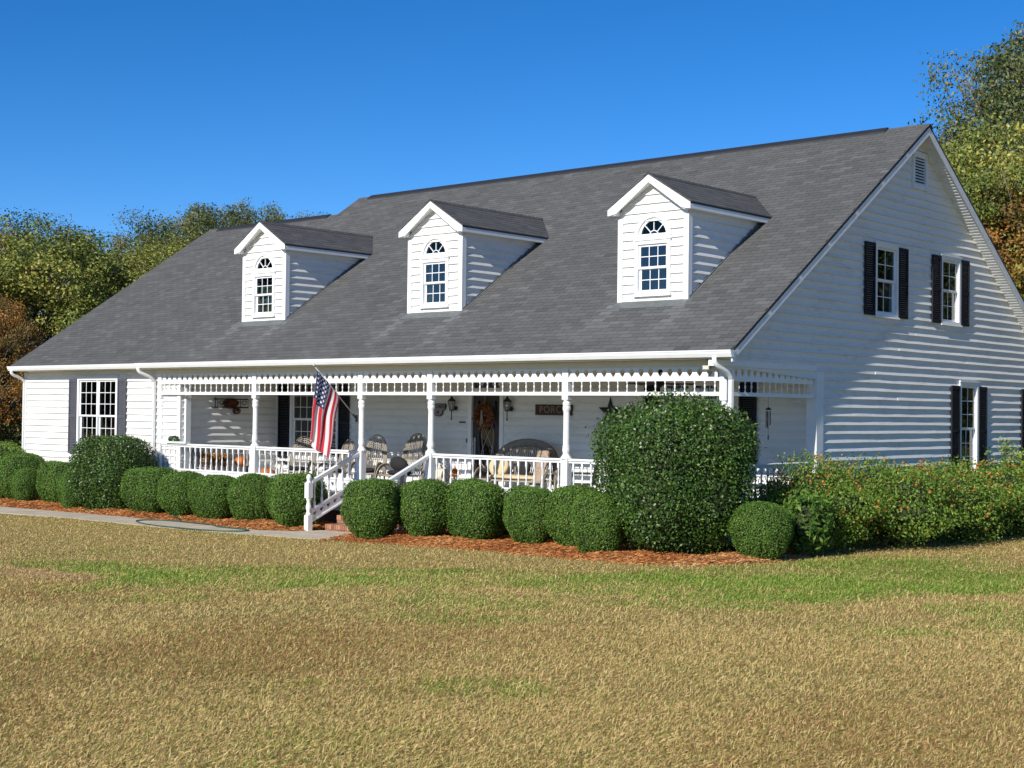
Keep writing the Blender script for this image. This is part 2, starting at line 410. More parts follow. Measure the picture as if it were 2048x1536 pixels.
# wing front wall, porch return wall, porch wall
WWIN = (-21.125, -19.21, 1.30, 3.39)
siding('wing_wall', house, front(WWY), lambda v: -23.86, lambda v: RWX, .342, 3.57, lambda v: [(WWIN[0]+.02, WWIN[1]-.02)] if WWIN[2]+.02 < v < WWIN[3]-.02 else [])
window(front(WWY), house, *WWIN, 3, 3, units=2)
shutter(front(WWY), house, -21.515, -21.14, 1.33, 3.33, M_SHUTF); shutter(front(WWY), house, -19.195, -18.81, 1.33, 3.33, M_SHUTF)
siding('porch_return_wall', house, right(RWX), lambda v: WWY+.005, lambda v: PD, FZ, 3.44)
PW = [(-15.98, -14.08, 1.30, 3.36), (-4.05, -2.55, 1.30, 3.30)]
DOOR = (-9.56, -8.46, FZ, 3.34)
siding('porch_wall', house, front(PD), lambda v: RWX, lambda v: GX+.01, FZ, 3.44,
       lambda v: [(a+.02, b-.02) for a, b, c, d in PW if c+.02 < v < d-.02] + ([(DOOR[0]+.02, DOOR[1]-.02)] if v < DOOR[3]-.02 else []))
window(front(PD), house, *PW[0], 3, 3, units=2); window(front(PD), house, *PW[1], 3, 3, units=2)
for a, b in ((-16.44, -16.0), (-14.06, -13.67), (-4.47, -4.07), (-2.13, -1.73)): shutter(front(PD), house, a, b, 1.32, 3.24)
# hidden sides of the house, plain
siding('left_gable_wall', house, left(-23.86), lambda v: max(WWY, (v+.1-WR0)/WSL), lambda v: min(12.7, 2*WRY-(v+.1-WR0)/WSL), 0, WRZ-.1, boards=False)
siding('back_wall', house, lambda u, v, w: (u, 14.2+w, v), lambda v: -17.5, lambda v: GX, 0, 3.7, boards=False)
siding('wing_back_wall', house, lambda u, v, w: (u, 12.7+w, v), lambda v: -23.86, lambda v: -17.5, 0, 3.7, boards=False)
siding('attic_side_wall', house, left(-17.5), lambda v: max(.3, (v+.1-R0)/SL), lambda v: min(14.2, 2*RY-(v+.1-R0)/SL), 3.3, RZ-.1, boards=False)
# rooms behind the glass
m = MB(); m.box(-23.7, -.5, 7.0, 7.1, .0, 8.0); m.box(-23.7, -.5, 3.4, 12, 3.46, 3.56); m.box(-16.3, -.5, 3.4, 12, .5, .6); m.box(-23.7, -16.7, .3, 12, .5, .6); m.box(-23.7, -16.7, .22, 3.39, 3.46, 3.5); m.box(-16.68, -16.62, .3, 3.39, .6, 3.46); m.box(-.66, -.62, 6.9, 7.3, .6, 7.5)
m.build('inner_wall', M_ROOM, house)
# foundation and porch skirt
m = MB(); m.box(-23.84, RWX+.05, WWY+.02, 12.6, -.3, .345); m.box(-17.3, GX-.03, PD+.03, 14.1, -.3, .345); m.box(RWX+.06, GX-.06, .14, PD+.02, -.3, FZ-.06)
m.build('foundation', M_BRICK, house)
# corner boards
m = MB(); m.box(-23.88, -23.76, WWY-.04, WWY, .345, 3.56); m.build('corner_board', M_TRIM, house)
MB().box(RWX-.1, RWX+.03, WWY-.03, WWY-.001, FZ, 3.44).build('corner_board', M_TRIM, house)
MB().box(RWX+.001, RWX+.095, WWY+.10, WWY+.25, FZ, 3.436).build('wall_pilaster', M_TRIM, house)
MB().box(RWX+.001, RWX+.028, PD-.09, PD-.03, FZ, 3.44).box(RWX+.028, RWX+.1, PD-.028, PD-.001, FZ, 3.439).build('corner_board', M_TRIM, house)
m = MB(); m.box(GX+.001, GX+.042, PD-.16, PD+.09, .345, 3.434); m.box(GX-.19, GX, PD-.16, PD-.001, FZ, 3.44); m.build('corner_board', M_TRIM, house)
# trim board under the gable siding, over the open porch end
MB().box(GX-.16, GX+.036, EY+.03, PD-.165, 3.435, 3.545).build('end_beam', M_TRIM, house)

# --- porch floor, ceiling, beam --------------------------------------------------------------------
MB().box(RWX+.02, GX+.02, -.06, PD-.03, FZ-.05, FZ).build('porch_floor', M_FLOOR, house)
MB().box(-17.42, GX+.02, .0, .03, FZ-.32, FZ-.052).box(GX, GX+.025, .03, PD-.2, FZ-.32, FZ-.052).build('porch_skirt_board', M_TRIM, house)
MB().box(-17.4, GX-.165, .17, PD-.002, 3.44, 3.47).build('porch_ceiling', M_CEIL, house)
MB().box(-17.42, GX-.165, .012, .165, 3.43, 3.556).build('porch_beam', M_CEIL, house)

# --- roof --------------------------------------------------------------------------------------------
TH = .05
def gable_deck(x0, x1, sl, r0, ey, ry, rz, name, back):
    z = lambda y: r0+sl*y
    t0 = .016
    front_p = [(ey, z(ey)-t0), (ry, rz-t0), (ry, rz-t0-TH-.01), (ey, z(ey)-t0-TH)]
    m = MB(); m.prism(front_p, x0, x1, 0)
    m.prism([(2*ry-a, b) for a, b in front_p], x0, x1, 0)
    return m.build(name, M_SHING, house)
roof = gable_deck(XL, 0, SL, R0, EY, RY, RZ, 'roof', BACK)
wroof = gable_deck(XW0, XL, WSL, WR0, -.3177, WRY, WRZ, 'wing_roof', 2*WRY)
DORM = [-2.825, -8.72, -14.63]; DY, DHW, DOV, DEZ, DRZ = 1.2, .80, .98, 6.595, 7.205
DSL = (DRZ-DEZ)/DOV

EXS, TW = .127, .305
ang = math.atan(SL)
cam_v = Vector(CAM)
tabs = []                                       # (x0, x1, slope distance, z-fn params, tone)
def tone(): return min(1, max(0, rnd.gauss(.5, .085)))
def tab_geo(m, x0, x1, s0, sl, r0, ey, c):
    cs = 1/math.sqrt(1+sl*sl); sn = sl*cs
    def P(x, s, h): return (x, ey+s*cs-h*sn, r0+sl*ey+s*sn+h*cs)
    lift = .011
    vs = [P(x0, s0, lift), P(x1, s0, lift), P(x1, s0+EXS+.02, .0), P(x0, s0+EXS+.02, .0), P(x0, s0, -.012), P(x1, s0, -.012), P(x0, s0+EXS+.02, -.012), P(x1, s0+EXS+.02, -.012)]
    m.add(vs, [(0, 1, 2, 3), (4, 5, 1, 0), (6, 4, 0, 3), (5, 7, 2, 1)], c)
def stain(x, y):
    """pale mineral streaks running down from the dormer corners, darker moss towards the ridge"""
    t = 0
    for d in DORM:
        for e in (-DHW-.03, DHW+.03):
            dx = abs(x-(d+e)); dy = DY-y
            if dx < .22 and 0 < dy < 1.5: t += .55*(1-dx/.22)*(1-dy/1.5)
        if abs(x-d) < DHW+.1 and 0 < DY-y < .22: t += .25
    return t
for sl, r0, ey, ry, xa, xb, wing in ((SL, R0, EY, RY, XL, 0.0, False), (WSL, WR0, -.3177, WRY, XW0, XL-.01, True)):
    LEN = (ry-ey)*math.sqrt(1+sl*sl); nc = int(LEN/EXS)
    for ci in range(nc+1):
        s0 = ci*EXS - .02; off = (ci % 2)*.5*TW + ((ci*37) % 5)*.012
        x = xa-off
        while x < xb:
            a, b = max(x, xa), min(x+TW-.008, xb+.012); x += TW
            if b-a < .03: continue
            y = ey+(s0+EXS/2)/math.sqrt(1+sl*sl); xm = (a+b)/2
            if y > ry-.02: continue
            if not wing and any(abs(xm-d) < DHW-.05 and DY+.1 < y and r0+sl*y < DRZ-DSL*abs(xm-d)-.1 for d in DORM): continue
            z = r0+sl*y
            c = tone() + .1*(fbm(np.array([xm]), np.array([y*1.5]), 1.6, 5)[0]-.5) + stain(xm, y)*(0 if wing else 1)
            tabs.append(((Vector((xm, y, z))-cam_v).length, a, b, s0, sl, r0, ey, c, wing))
full = [t for t in tabs if abs((t[2]-t[1])-(TW-.008)) < 1e-6 and not t[8]]
full.sort(key=lambda t: t[0]); near = set(id(t) for t in full[:300])
variants = []
for k in range(8):
    mb = MB(); tab_geo(mb, 0, TW-.008, 0, SL, R0, EY, .2+.6*k/7); variants.append(mb.mesh('shingle', M_SHING))
rest = MB(); wrest = MB()
cs_, sn_ = 1/math.sqrt(1+SL*SL), SL/math.sqrt(1+SL*SL)
for t in tabs:
    if id(t) in near:
        k = min(7, max(0, round((t[7]-.2)/.6*7)))
        inst('shingle', variants[k], roof, (t[1], t[3]*cs_, t[3]*sn_))
    else: tab_geo(wrest if t[8] else rest, *t[1:8])
tag(rest.build('shingle_field', M_SHING, roof), kind='stuff'); tag(wrest.build('shingle_field', M_SHING, wroof), kind='stuff')
# ridge caps and the raised ridge vent
def ridge_caps(x0, x1, ry, rz, parent):
    m = MB(); x = x0
    while x < x1:
        e = min(x+.15, x1); z = rz+.012
        m.add([(x, ry-.14, z-.095), (x, ry, z), (x, ry+.14, z-.095), (e+.02, ry-.14, z-.107), (e+.02, ry, z-.012), (e+.02, ry+.14, z-.107)], [(0, 3, 4, 1), (1, 4, 5, 2)], tone()); x = e
    tag(m.build('ridge_cap', M_SHING, parent), kind='stuff')
ridge_caps(XL, 0, RY, RZ, roof); ridge_caps(XW0, XL, WRY, WRZ, wroof)
def ridge_vent(x0, x1, ry, rz, parent):
    z = rz+.022
    MB().prism([(ry-.17, z-.13), (ry-.16, z-.085), (ry, z+.02), (ry+.16, z-.085), (ry+.17, z-.13), (ry, z-.03)], x0, x1, 0).build('ridge_vent', M_VENT, parent)
ridge_vent(-17.2, -.95, RY, RZ, roof); ridge_vent(-23.4, -18.2, WRY, WRZ, wroof)
vp = MB(); vp.lathe([(.05, 8.4), (.05, 8.93), (.045, 8.93)], -10.9, 7.75, 10); vp.build('vent_pipe', M_METAL, roof, True)

# rake boards and ribbed rake soffit on the right gable
def rake(x0, x1, sl, r0, ey, ry, rz, mat, y_end=None):
    z = lambda y: r0+sl*y
    pts = [(ey, z(ey)-.034), (ry, rz-.034), (ry, rz-.034-.20), (ey+.02, z(ey)-.20)]
    a = MB(); a.prism(pts, x0, x1, 0); a.build('rake_board', mat, house)
    b = MB(); b.prism([(2*ry-p, q) for p, q in pts], x0, x1, 0); b.build('rake_board', mat, house)
rake(-.028, -.002, SL, R0, EY, RY, RZ, M_TRIMW)
rake(XW0+.002, XW0+.03, WSL, WR0, -.3177, WRY, WRZ, M_TRIMW)
rake(XL+.002, XL+.028, SL, R0, EY+.05, RY, RZ, M_TRIMW)
def ribbed(sgn):
    m = MB(); n = 92; vs = []; fs = []
    for i in range(n+1):
        y = EY+.04+(RY-EY-.04)*i/n; z = R(y)-.155
        for q, (dy, dz) in enumerate(((0, 0), (.035, -.011), (.062, -.011), (.072, 0))):
            for x in (-.029, GX):
                yy = y+dy; vs.append((x, yy if sgn > 0 else 2*RY-yy, R(yy)-.155+dz))
    k = 4*(n+1)
    for i in range(k-1): fs.append((2*i, 2*i+1, 2*i+3, 2*i+2))
    m.add(vs, fs); return m.build('rake_soffit', M_TRIMW, house)
ribbed(1); ribbed(-1)
# eaves: fascia, soffit, gutters
def gutter(x0, x1, yb, z, name='gutter'):
    p = [(yb, z), (yb-.118, z), (yb-.118, z-.022), (yb-.106, z-.030), (yb-.104, z-.058), (yb-.078, z-.108), (yb-.07, z-.122), (yb, z-.122)]
    m = MB(); m.prism(p, x0, x1, 0); return m.build(name, M_TRIM, house)
gutter(XL-.03, .02, EY+.02, 3.70); gutter(XW0-.06, XL-.031, -.30, 3.695)
MB().box(-.028, -.0, EY-.0, EY+.12, 3.50, 3.69).build('eave_end_board', M_TRIMW, house)
MB().box(XL+.03, -.03, EY+.022, .011, 3.557, 3.575).build('eave_soffit', M_CEIL, house)
MB().box(XW0+.03, XL+.029, -.298, WWY-.002, 3.555, 3.573).build('eave_soffit', M_CEIL, house)
def downspout(path, name='downspout', r=.042):
    m = MB(); 
    for a, b in zip(path[:-1], path[1:]): m.bar(a, b, .075, .055, up=(.2, 1, .1) if abs(a[2]-b[2]) > .3 else (0, .3, 1))
    return m.build(name, M_TRIM, house)
def elbow(path, parent):
    m = MB(); n = 10; P = []
    a, b, c, d = (Vector(p) for p in path)
    for i in range(25):
        t = i/24; P.append(a*(1-t)**3+b*3*t*(1-t)**2+c*3*t*t*(1-t)+d*t**3)
    m.tube(P, [.043+.003*(i % 2) for i in range(25)], 8); return m.build('downspout_elbow', M_TRIM, parent, True)
ds = downspout([(-.27, .02, 3.24), (-.27, .02, .5)]); elbow([(-.34, -.40, 3.585), (-.34, -.42, 3.36), (-.27, -.12, 3.42), (-.27, .02, 3.22)], ds)
ds = downspout([(-23.83, WWY-.06, 3.30), (-23.83, WWY-.06, .3)]); elbow([(-23.83, -.36, 3.585), (-23.83, -.40, 3.40), (-23.83, -.10, 3.46), (-23.83, WWY-.06, 3.28)], ds)
ds = downspout([(-17.52, WWY-.08, 3.28), (-17.52, WWY-.08, .3)]); elbow([(-17.62, -.40, 3.585), (-17.6, -.42, 3.40), (-17.52, -.10, 3.44), (-17.52, WWY-.08, 3.26)], ds)

# --- dormers -----------------------------------------------------------------------------------------
def dormer(xc):
    D = empty_part('dormer', house, (xc, DY, R(DY)))
    T = lambda u, v, w: (xc+u, DY-w, v)
    z0 = R(DY)-.02; top = DRZ-.10
    W0, W1, AV, AR = 4.86, 5.935, 6.015, .43
    def holes(v):
        h = []
        if W0+.02 < v < W1+.09: h.append((-.40, .40))
        elif W1+.09 <= v < AV+.37:
            q = math.sqrt(max(0, .385**2-(v-AV)**2)); h.append((-q, q))
        return h
    hw = lambda v: min(DHW-.001, max(.0, (top-v)/DSL))
    siding('dormer_wall', D, T, lambda v: -hw(v), hw, z0, top, holes, boards=False)
    # boards go straight under the dormer (third level)
    n = int((top-z0)/EXPO)
    for i in range(n+1):
        a = z0+i*EXPO; b = min(a+EXPO, top); mid = (a+b)/2
        if b-a < .03: continue
        for s0, s1 in cut(-hw(mid), hw(mid), holes(mid)):
            e0 = abs(s0+hw(mid)) < 1e-6; e1 = abs(s1-hw(mid)) < 1e-6
            A0, B0 = (-hw(a), -hw(b)) if e0 else (s0, s0); A1, B1 = (hw(a), hw(b)) if e1 else (s1, s1)
            prof = [(0, .001), (0, .0345), (.004, .036), (min(.034, b-a), .0235), (min(.070, b-a), .0085), (b-a, .0035)]
            m = MB(T); vs = []
            for t in (0, 1):
                for pv, pw in prof:
                    r = pv/(b-a); vs.append(((A0 if t == 0 else A1)*(1-r)+(B0 if t == 0 else B1)*r, a+pv, pw))
            m.add(vs, [(q, 6+q, 7+q, q+1) for q in range(5)]); m.build('siding_board', M_SIDING, D)
    for sgn in (1, -1):
        Ts = (lambda u, v, w: (xc+DHW+w, u, v)) if sgn > 0 else (lambda u, v, w: (xc-DHW-w, u, v))
        bk = MB(Ts); bk.add([(DY, z0, 0), (DY, DEZ-.13, 0), ((DEZ-.13-R0)/SL+.05, DEZ-.13, 0)], [(0, 1, 2)]); bk.build('dormer_cheek', M_SIDING, D)
        for i in range(n+1):
            a = z0+i*EXPO; b = min(a+EXPO, DEZ-.13)
            if b-a < .03: continue
            u1a = (a-R0)/SL; u1b = (b-R0)/SL
            if u1b-DY < .05: continue
            prof = [(0, .001), (0, .0345), (.004, .036), (min(.034, b-a), .0235), (min(.070, b-a), .0085), (b-a, .0035)]; vs = []; off = [rnd.gauss(0, .0014) for _ in range(4)]
            for j in range(4):
                t = j/3
                for q, (pv, pw) in enumerate(prof):
                    r = pv/(b-a); ue = max(DY+.01, u1a*(1-r)+u1b*r-.03); vs.append((DY+(ue-DY)*t, a+pv, pw+(off[j] if 0 < q < 4 else 0)))
            m = MB(Ts); m.add(vs, [(j*6+q, j*6+6+q, j*6+7+q, j*6+q+1) for j in range(3) for q in range(5)]); m.build('siding_board', M_SIDING, D)
        # corner board, step flashing
        x = xc+sgn*DHW
        m = MB(); m.box(min(x-.075*sgn, x+.04*sgn), max(x-.075*sgn, x+.04*sgn), DY-.042, DY-.0005, z0-.01, DEZ-.20); m.box(min(x+.0005*sgn, x+.0395*sgn), max(x+.0005*sgn, x+.0395*sgn), DY, DY+.085, z0+.02, DEZ-.20)
        m.build('corner_board', M_TRIM, D)
        m = MB(); ya, yb = DY, (DEZ-.2-R0)/SL
        for h0, h1, w in ((.012, .05, .046),):
            m.add([(x+sgn*w, ya, R(ya)+h0), (x+sgn*w, yb, R(yb)+h0), (x+sgn*w, yb, R(yb)+h1), (x+sgn*w, ya, R(ya)+h1), (x, ya, R(ya)+h1), (x, yb, R(yb)+h1)], [(0, 1, 2, 3), (3, 2, 5, 4)])
            m.add([(x+sgn*w, ya, R(ya)+.014), (x+sgn*w, yb, R(yb)+.014), (x+sgn*.075, yb, R(yb)+.014), (x+sgn*.085, ya-.1, R(ya-.1)+.014)], [(0, 1, 2, 3)])
        m.build('step_flashing', M_FLASH, D)
    MB().add([(xc-DHW-.1, DY-.25, R(DY-.25)+.014), (xc+DHW+.1, DY-.25, R(DY-.25)+.014), (xc+DHW+.03, DY, R(DY)+.014), (xc-DHW-.03, DY, R(DY)+.014), (xc+DHW+.03, DY-.002, R(DY)+.06), (xc-DHW-.03, DY-.002, R(DY)+.06)], [(0, 1, 2, 3), (3, 2, 4, 5)]).build('apron_flashing', M_FLASH, D)
    # window: rectangular sashes below, fanlight above
    window(T, house, -.42, .42, W0, W1, 3, 2, part=D, curtain=[(0, 1)] if xc < -14 else [(0, .18), (.85, 1)] if xc < -8 else None, cas=.075)
    N = 20; arc = [math.pi*i/N for i in range(N+1)]
    m = MB(T)
    def ring(r0, r1, w0, w1):
        vs = []
        for t in arc:
            for r, w in ((r0, w0), (r1, w0), (r1, w1), (r0, w1)): vs.append((r*math.cos(t), AV+r*math.sin(t), w))
        fs = []
        for i in range(N):
            for k in range(4): fs.append((i*4+k, i*4+(k+1) % 4, i*4+4+(k+1) % 4, i*4+4+k))
        m.add(vs, fs)
    vs = []; fs = []                      # flat plate that closes the corners round the arch
    for t in arc:
        c_, s_ = math.cos(t), math.sin(t); k_ = min(.40/abs(c_) if abs(c_) > 1e-6 else 9, .47/s_ if s_ > 1e-6 else 9)
        vs += [(.35*c_, AV+.35*s_, .0015), (k_*c_, AV+k_*s_, .0015)]
    fs = [(2*i, 2*i+1, 2*i+3, 2*i+2) for i in range(N)]
    m.add(vs, fs)
    ring(.355, .43, -.03, .052); ring(.30, .354, -.05, .014); ring(.098, .114, -.03, .004)
    m.box(-.42, .42, AV-.075, AV-.001, -.03, .043); m.box(-.355, .355, AV, AV+.045, -.05, .0135)
    for t in (math.pi/4, math.pi/2, 3*math.pi/4):
        dx, dz = math.cos(t), math.sin(t); nx, nz = -dz*.008, dx*.008
        a, b = .11, .302; vs = []
        for w in (-.03, .004):
            vs += [(a*dx-nx, AV+a*dz-nz, w), (b*dx-nx, AV+b*dz-nz, w), (b*dx+nx, AV+b*dz+nz, w), (a*dx+nx, AV+a*dz+nz, w)]
        m.add(vs, [(0, 3, 2, 1), (4, 5, 6, 7), (0, 1, 5, 4), (2, 3, 7, 6)])
    m.build('fanlight_frame', M_WIN, D)
    for k in range(4):
        ts = [math.pi*(k+j/5)/4 for j in range(6)]
        poly = [(.106*math.cos(t), AV+.106*math.sin(t)) for t in ts]+[(.30*math.cos(t), AV+.30*math.sin(t)) for t in reversed(ts)]
        MB(T).prism(poly, -.016, -.012, 2).build('window_pane', M_GLASS, D)
    MB(T).prism([(.105*math.cos(t), AV+.045+max(0, .105*math.sin(t)-.045)) for t in arc], -.016, -.012, 2).build('window_pane', M_GLASS, D)
    a_, b_, c_ = DHW-.03, DY+.17, DY+1.5  # added black box, no real lining: darkens the inside behind the panes
    MB().add([(xc-a_, b_, 4.6), (xc-a_, c_, 4.6), (xc-a_, c_, 6.56), (xc-a_, b_, 6.56), (xc+a_, b_, 4.6), (xc+a_, c_, 4.6), (xc+a_, c_, 6.56), (xc+a_, b_, 6.56)], [(0, 1, 2, 3), (5, 4, 7, 6), (1, 5, 6, 2), (3, 2, 6, 7)]).build('added_dark_box', M_ROOM, D)
    # roof
    ye, yr = (DEZ-R0)/SL, (DRZ-R0)/SL; yf = DY-.2
    m = MB()
    for s in (-1, 1):
        vs = [(xc, yf, DRZ-.012), (xc+s*DOV, yf, DEZ-.012), (xc+s*DOV, ye+.03, DEZ-.012), (xc, yr+.03, DRZ-.012)]
        m.add(vs+[(a, b, c-.04) for a, b, c in vs], [(0, 1, 2, 3), (7, 6, 5, 4), (0, 4, 5, 1), (1, 5, 6, 2), (2, 6, 7, 3)], .35)
    m.build('dormer_roof', M_SHING, D)
    m = MB(); cl = math.sqrt(1+DSL*DSL); L = DOV*cl; nc = int(L/EXS)+1
    for s in (-1, 1):
        for ci in range(nc):
            s0 = ci*EXS-.015; y = yf-(ci % 2)*.5*TW
            while y < yr+.2:
                d0, d1 = s0/cl, min((s0+EXS+.02)/cl, DOV)       # horizontal distance up from the eave
                zt = DEZ+DSL*d0; ylim = (zt-R0)/SL+.04
                a, b = max(y, yf-.01), min(y+TW-.006, ylim); y += TW
                if b-a < .03: continue
                x0, x1 = xc+s*(DOV-d0), xc+s*(DOV-d1); za, zb = DEZ+DSL*d0, DEZ+DSL*d1
                m.add([(x0, a, za+.008), (x0, b, za+.008), (x1, b, zb), (x1, a, zb), (x0+s*.001, a, za-.012), (x0+s*.001, b, za-.012), (x1, a, zb-.012)], [(0, 1, 2, 3), (4, 5, 1, 0), (4, 0, 3, 6)], tone()-.08)
    tag(m.build('shingle_field', M_SHING, D), kind='stuff')
    m = MB(); y = yf-.01
    while y < yr:
        e = min(y+.15, yr+.03); z = DRZ+.014
        m.add([(xc-.12, y, z-.072), (xc, y, z), (xc+.12, y, z-.072), (xc-.12, e+.02, z-.082), (xc, e+.02, z-.01), (xc+.12, e+.02, z-.082)], [(0, 3, 4, 1), (1, 4, 5, 2)], tone()-.1); y = e
    tag(m.build('ridge_cap', M_SHING, D), kind='stuff')
    # rake boards, boxed eaves
    m = MB()
    for s in (-1, 1):
        e = DOV; P = [(xc, DRZ-.03), (xc+s*e, DEZ-.03), (xc+s*e, DEZ-.145), (xc+s*(e-.02), DEZ-.145), (xc+s*(DHW-.02), DEZ-.145+.03), (xc, DRZ-.17)]
        m.prism(P, yf-.001, yf+.024, 1)
    m.build('rake_board', M_TRIM, D)
    for s in (-1, 1):
        x0, x1 = xc+s*(DHW+.0005), xc+s*(DOV-.001); yb = (DEZ-.145-R0)/SL; yt = (DEZ-.04-R0)/SL
        m = MB(); a, b = min(x0, x1), max(x0, x1)
        m.add([(x0, yf+.024, DEZ-.144), (x1, yf+.024, DEZ-.144), (x1, yb, DEZ-.144), (x0, yb, DEZ-.144), (x0, yf+.024, DEZ-.04), (x1, yf+.024, DEZ-.04), (x1, yt, DEZ-.04), (x0, yt, DEZ-.04)],
              [(0, 3, 2, 1), (1, 2, 6, 5), (0, 1, 5, 4), (2, 3, 7, 6), (0, 4, 7, 3)]); m.build('eave_box', M_TRIM, D)
        sl = MB(); sl.add([(xc, yf+.024, DRZ-.16), (xc+s*DOV, yf+.024, DEZ-.144+.004), (xc+s*DOV, DY, DEZ-.144+.004), (xc, DY, DRZ-.16)], [(0, 1, 2, 3)]); sl.build('rake_soffit', M_TRIM, D)
    return D
for xc in DORM: dormer(xc)

# --- porch posts -------------------------------------------------------------------------------------
POSTX = [-17.275, -13.50, -9.82, -7.685, -4.025, -.43]      # post centres, front face at y = 0
PY = .076; PH = .076
def post_mesh(name='porch_post'):
    m = MB()
    def sq(z0, z1, h=PH, ch=.012):
        m.prism([(-h+ch, -h), (h-ch, -h), (h, -h+ch), (h, h-ch), (h-ch, h), (-h+ch, h), (-h, h-ch), (-h, -h+ch)], z0, z1, 2)
    sq(2.835, 3.43); sq(FZ, 1.70, .082)
    m.lathe([(.115, 1.70), (.112, 1.725), (.085, 1.755), (.066, 1.79), (.062, 1.80), (.074, 1.84), (.077, 1.88), (.070, 1.93), (.073, 1.935), (.073, 1.95), (.064, 1.955), (.063, 2.10), (.066, 2.105), (.066, 2.12), (.063, 2.125), (.062, 2.40), (.065, 2.405), (.065, 2.42), (.062, 2.425), (.061, 2.60), (.067, 2.615), (.077, 2.65), (.079, 2.68), (.072, 2.71), (.072, 2.72), (.079, 2.735), (.077, 2.78), (.060, 2.80), (.066, 2.825), (.07, 2.836)], 0, 0, 14)
    return m.mesh(name, M_TRIM)
pm = post_mesh()
for x in POSTX: inst('porch_post', pm, house, (x, PY, 0))

# --- railings with turned balusters and a heart-cut board ------------------------------------------------
def baluster_mesh(h, name='baluster', sq=.019):
    m = MB(); s = h
    m.box(-sq, sq, -sq, sq, 0, .11*s/.5); m.box(-sq, sq, -sq, sq, s-.10*s/.5, s)
    a, b = .11*s/.5, s-.10*s/.5; L = b-a
    m.lathe([(.013, a), (.019, a+.05*L), (.013, a+.09*L), (.021, a+.28*L), (.020, a+.38*L), (.011, a+.56*L), (.013, a+.60*L), (.010, a+.64*L), (.012, a+.80*L), (.018, a+.93*L), (.012, b)], 0, 0, 8)
    return m.mesh(name, M_TRIM)
def heart(cx, cz, r, n=14):
    P = []
    for i in range(n):
        t = 2*math.pi*i/n
        P.append((cx+r*(16*math.sin(t)**3)/17, cz+r*(13*math.cos(t)-5*math.cos(2*t)-2*math.cos(3*t)-math.cos(4*t))/17))
    return P
def heart_board(m, u0, u1, v0, v1, w0, w1, xs, r, skew=0):
    """board with heart-shaped holes: each cell is a frame between the hole and the cell's edge"""
    edges = [u0]+[(a+b)/2 for a, b in zip(xs[:-1], xs[1:])]+[u1]
    for k, c in enumerate(xs):
        a, b = edges[k], edges[k+1]; H = heart(c, (v0+v1)/2+r*.12, r); n = len(H)
        O = []
        for hx, hz in H:
            dx, dz = hx-c, hz-(v0+v1)/2
            t = min((b-c)/dx if dx > 1e-6 else (a-c)/dx if dx < -1e-6 else 9e9, ((v1-v0)/2)/abs(dz) if abs(dz) > 1e-6 else 9e9)
            O.append((c+dx*t, (v0+v1)/2+dz*t))
        # add cell corners by snapping nearest outline points
        for cx_, cz_ in ((a, v0), (b, v0), (b, v1), (a, v1)):
            i = min(range(n), key=lambda q: (O[q][0]-cx_)**2+(O[q][1]-cz_)**2); O[i] = (cx_, cz_)
        vs = []; sk = lambda p: (p[0], p[1]+skew*(p[0]-u0))
        for w in (w0, w1): vs += [(*sk(p), w) for p in H]+[(*sk(p), w) for p in O]
        fs = []
        for i in range(n):
            j = (i+1) % n
            fs += [(2*n+i, 2*n+j, 3*n+j, 3*n+i), (j, i, n+i, n+j), (i, j, 2*n+j, 2*n+i)]
        m.add(vs, fs)
BAL = baluster_mesh(.535)
def railing(T, u0, u1, parent=house, n=None, y=PY):
    Rl = empty_part('porch_railing', parent, T((u0+u1)/2, FZ, 0))
    MB(T).prism([(1.665, -.045), (1.665, .045), (1.69, .05), (1.706, .03), (1.706, -.03), (1.69, -.05)], u0, u1, 0).build('top_rail', M_TRIM, Rl)
    MB(T).box(u0, u1, 1.622, 1.665, -.02, .02).build('upper_fillet', M_TRIM, Rl)
    MB(T).box(u0, u1, 1.045, 1.088, -.03, .03).build('bottom_rail', M_TRIM, Rl)
    k = n or round((u1-u0)/.211); st = (u1-u0)/k
    m = MB(T); heart_board(m, u0, u1, .83, 1.045, -.011, .011, [u0+st*2*(i+.5) for i in range(k//2)], .062); m.build('heart_board', M_TRIM, Rl)
    MB(T).box(u0, u1, .795, .83, -.03, .03).build('base_rail', M_TRIM, Rl)
    for i in range(k):
        p = T(u0+st*(i+.5), 1.088, 0); inst('baluster', BAL, Rl, p)
for a, b in ((0, 1), (1, 2), (3, 4), (4, 5)): railing(lambda u, v, w: (u, PY-w, v), POSTX[a]+.083, POSTX[b]-.083)
railing(lambda u, v, w: (GX-.072+w, u, v), PY+.084, PD-.17)

